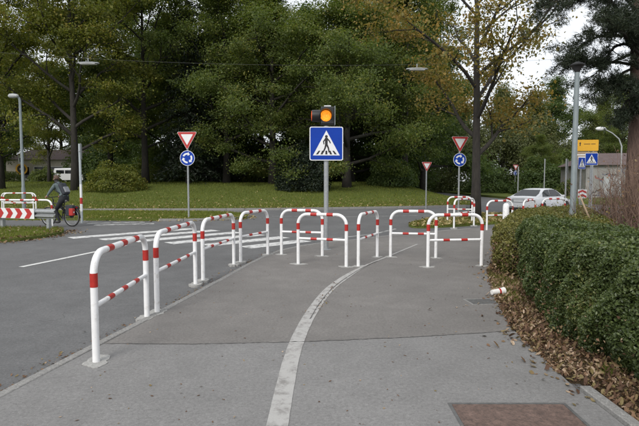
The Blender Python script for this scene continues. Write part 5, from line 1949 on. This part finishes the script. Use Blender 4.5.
# bare reddish shrubs behind the hedge
def twig_shrub(label, x, y, n, hgt, spread, seed, leaves=60):
    rg = random.Random(seed)
    t = thing('bare_shrub', label, 'shrub', (x, y, -0.02), 0, 'bare shrubs behind the hedge')
    mbs = MB()
    pts_l = []
    for k in range(n):
        az = rg.uniform(0, 6.28)
        h = hgt * rg.uniform(0.55, 1.05)
        sp = spread * rg.uniform(0.1, 1.0)
        p = Vector((rg.gauss(0, 0.22), rg.gauss(0, 0.2), -0.05))
        pts = [p.copy()]
        d = Vector((math.cos(az) * sp, math.sin(az) * sp, h))
        for j in range(5):
            pts.append(p + d * ((j + 1) / 5) + Vector((rg.gauss(0, 0.04), rg.gauss(0, 0.04), 0)))
        r0 = rg.uniform(0.006, 0.012)
        mbs.tube(pts, [r0 * (1 - 0.16 * j) for j in range(6)], 4, False)
        for b in range(4):
            i = rg.randint(1, 4)
            q = pts[i]
            e = q + Vector((rg.gauss(0, 0.2), rg.gauss(0, 0.2), rg.uniform(0.15, 0.5)))
            mbs.tube([q, q.lerp(e, 0.5), e], [0.004, 0.0035, 0.002], 3, False)
            pts_l.append(e)
    mbs.build('stems', 'twig_red', t)
    if leaves:
        rng = np.random.default_rng(seed)
        idx = rng.integers(0, len(pts_l), leaves)
        c = np.array([list(pts_l[i]) for i in idx]) + rng.normal(0, 0.06, (leaves, 3))
        v, f = leaf_cloud(rng, c, 0.06, 0.4, 0.3)
        piece('leaves', np_mesh('leaves', v, f, 'leaf_dry'), t)['kind'] = 'stuff'
    return t


twig_shrub('bare reddish shrub left of the leaning stake top', 6.35, 10.9, 60, 1.55, 0.6, 201, 90)
twig_shrub('bare reddish shrub just right of the leaning wooden stake', 6.6, 10.2, 80, 1.9, 0.75, 202, 160)
twig_shrub('tall bare shrub midway between stake and pine trunk', 6.9, 11.0, 85, 2.3, 0.7, 203, 120)
twig_shrub('tallest bare shrub in front of the pine trunk', 6.5, 9.7, 90, 2.5, 0.7, 204, 120)
twig_shrub('bare shrub at the right picture edge above the hedge', 5.9, 8.7, 70, 2.1, 0.55, 205, 80)
t = bush('small_bush', 'small orange-leaved bush low among the bare shrubs', 5.95, 10.0, 0.42, 0.95, 420, 0.07, 'leaf_autumn', -0.02, seed=31)

# ------------------------------------------------------------------ fallen leaves and grass (uncountable)
rng = np.random.default_rng(500)


def litter(name, label, pts, z, size, mat, var=0.45, tilt=0.35):
    c = np.concatenate([pts, np.full((len(pts), 1), z) if np.isscalar(z) else z[:, None]], 1)
    v, f = lobed_leaves(rng, c, size, var, tilt)
    o = bpy.data.objects.new(name, np_mesh(name, v, f, mat))
    C.objects.link(o)
    tag(o, label, 'leaves', None, 'stuff')
    return o


strip = [(2.14, 1.5), (2.10, 3.8), (1.97, 4.0), (2.06, 5.15), (2.36, 6.5), (2.99, 8.75), (3.3, 9.3), (3.4, 8.6), (2.95, 6.8), (2.72, 5.6), (2.6, 4.5), (2.7, 3.0), (2.7, 1.5)]
litter('fallen_leaves', 'brown and tan dry leaves heaped along the foot of the hedge', sample_poly(rng, strip, 8600), rng.uniform(-0.008, 0.012, 8600), 0.030, 'leaf_dry', 0.6, 0.6)
litter('bed_leaves', 'brown leaves strewn on the bare soil behind the hedge', sample_poly(rng, [(3.9, 2), (9, 2), (11, 14), (8.6, 15), (6.5, 10.4), (5.3, 7.8), (4.1, 7.0)], 2600), rng.uniform(-0.006, 0.01, 2600), 0.06, 'leaf_dry')
edge = np.array([(2.0, 3.4), (2.05, 4.6), (2.09, 5.15), (2.39, 6.52), (3.02, 8.74), (3.9, 10.9)])
k_ = rng.uniform(0, len(edge) - 1.001, 170)
ki = k_.astype(int)
pe = edge[ki] + (edge[ki + 1] - edge[ki]) * (k_ - ki)[:, None] - np.stack([rng.exponential(0.10, 170), np.zeros(170)], 1)
litter('scattered_leaves', 'a few dry leaves strewn over the footpath edge', pe, 0.003, 0.05, 'leaf_dry')
pp = np.stack([rng.uniform(-2.0, 3.0, 620), 2.6 + 9.5 * rng.random(620) ** 1.3], 1)
pp = pp[in_poly(pp, near_poly) | in_poly(pp, far_poly)]
litter('leaf_fragments', 'tiny leaf scraps and specks scattered on the footpath', pp, 0.002, 0.016, 'leaf_dry', 0.75, 0.2)
pp = np.array([[-0.02, 6.4], [0.0, 6.6], [0.06, 6.85]])
pp = np.concatenate([np.stack([rng.normal(0.02, 0.05, 60), rng.uniform(5.8, 7.6, 60)], 1)])
pp[:, 0] += np.interp(pp[:, 1], [4.85, 6.8, 7.9], [-0.25, 0.04, 0.36])
litter('line_debris', 'dry leaf debris caught along the pale path line', pp, 0.006, 0.025, 'leaf_dry', 0.6)
ke = np.array([(-2.5, 2.0), (-2.39, 3.56), (-2.27, 4.02), (-2.15, 4.7), (-1.83, 6.35), (-1.66, 7.32), (-1.43, 8.74), (-1.2, 10.1), (-0.8, 11.5)])
k_ = rng.uniform(0, len(ke) - 1.001, 520)
ki = k_.astype(int)
pk = ke[ki] + (ke[ki + 1] - ke[ki]) * (k_ - ki)[:, None] - np.stack([0.10 + rng.exponential(0.07, 520), np.zeros(520)], 1)
litter('gutter_debris', 'small brown leaf scraps along the gutter of the left kerb', pk, ROAD_Z + 0.002, 0.024, 'leaf_dry', 0.7, 0.3)
# verge, islands, lawn edge
pv = sample_poly(rng, round_poly(VERGE), 1500)
litter('verge_leaves', 'yellowed leaves lying on the grassy verge', pv, 0.065, 0.085, 'leaf_fallen_yellow')
pi_ = sample_poly(rng, round_poly(ISLE_R), 3600)
litter('island_leaves', 'yellowed leaves covering the right island', pi_, 0.045, 0.10, 'leaf_fallen_yellow')
pl_ = sample_poly(rng, round_poly(ISLE_L), 1100)
litter('island_leaves', 'brown leaves along the edge of the left grass island', pl_, 0.055, 0.075, 'leaf_dry')
ang = rng.random(500)
bl = np.array(round_poly(ISLE_L))
ii = rng.integers(6, 22, 600)
pb = bl[ii % len(bl)] + (bl[(ii + 1) % len(bl)] - bl[ii % len(bl)]) * rng.random((600, 1)) + rng.normal(0.05, 0.22, (600, 2))
litter('gutter_leaves', 'dry leaves gathered in the gutter round the left island', pb, 0.0 + np.where(in_poly(pb, round_poly(ISLE_L)), 0.056, -0.026), 0.07, 'leaf_dry')
xx = rng.uniform(-34, 10.5, 4200)
yy = front_y(xx) + rng.exponential(2.6, 4200) - 0.15
litter('lawn_leaves', 'fallen leaves dotting the front of the far lawn', np.stack([xx, yy], 1), lawn_z(xx, yy) + 0.02, 0.10, 'leaf_fallen_yellow')
bv = np.array(round_poly(VERGE))
ii = rng.integers(0, len(bv), 700)
pb = bv[ii] + (bv[(ii + 1) % len(bv)] - bv[ii]) * rng.random((700, 1)) + rng.normal(0, 0.25, (700, 2))
litter('gutter_leaves', 'dry leaves gathered in the gutter round the verge', pb, np.where(in_poly(pb, round_poly(VERGE)), 0.066, -0.024), 0.09, 'leaf_fallen_yellow')


def grass(name, label, pts, z, h, w):
    n = len(pts)
    c = np.concatenate([pts, (np.full(n, z) if np.isscalar(z) else z)[:, None]], 1)
    hh = h * rng.uniform(0.5, 1.2, n)[:, None]
    az = rng.uniform(0, 2 * PI, n)
    sd2 = np.stack([np.cos(az), np.sin(az), np.zeros(n)], 1) * w
    ln2 = np.stack([rng.normal(0, 0.35, n), rng.normal(0, 0.35, n), np.ones(n)], 1)
    v = np.stack([c - sd2, c + sd2, c + ln2 * hh], 1).reshape(-1, 3)
    o = bpy.data.objects.new(name, np_mesh(name, v, np.arange(len(v)).reshape(-1, 3), 'grass_blade'))
    C.objects.link(o)
    tag(o, label, 'grass', None, 'stuff')


grass('verge_grass', 'short green grass on the verge around the left yield sign', sample_poly(rng, round_poly(VERGE), 26000), 0.055, 0.10, 0.012)
grass('island_grass', 'short grass on the guard rail island', sample_poly(rng, round_poly(ISLE_L), 16000), 0.045, 0.09, 0.009)
grass('island_grass', 'tufty grass and weeds on the right island', sample_poly(rng, round_poly(ISLE_R), 12000), 0.005, 0.10, 0.012)
xx = rng.uniform(-40, 11, 90000)
yy = front_y(xx) + rng.random(90000) ** 1.4 * 26
k_ = xx < np.interp(yy, [29, 34, 45], [9.3, 11, 12.4])
grass('lawn_grass', 'mown green grass of the far lawn', np.stack([xx, yy], 1)[k_], lawn_z(xx, yy)[k_] - 0.01, 0.12, 0.02)
gb = np.concatenate([rng.normal([2.68, 6.9], [0.10, 0.35], (1200, 2)), rng.normal([3.0, 7.8], [0.10, 0.4], (1200, 2)), rng.normal([2.45, 4.05], [0.05, 0.06], (160, 2))])
gb = gb[~in_poly(gb, near_poly) & ~in_poly(gb, far_poly)]
grass('bed_grass', 'sparse grass tufts at the path edge by the paper cup', gb, -0.01, 0.065, 0.003)
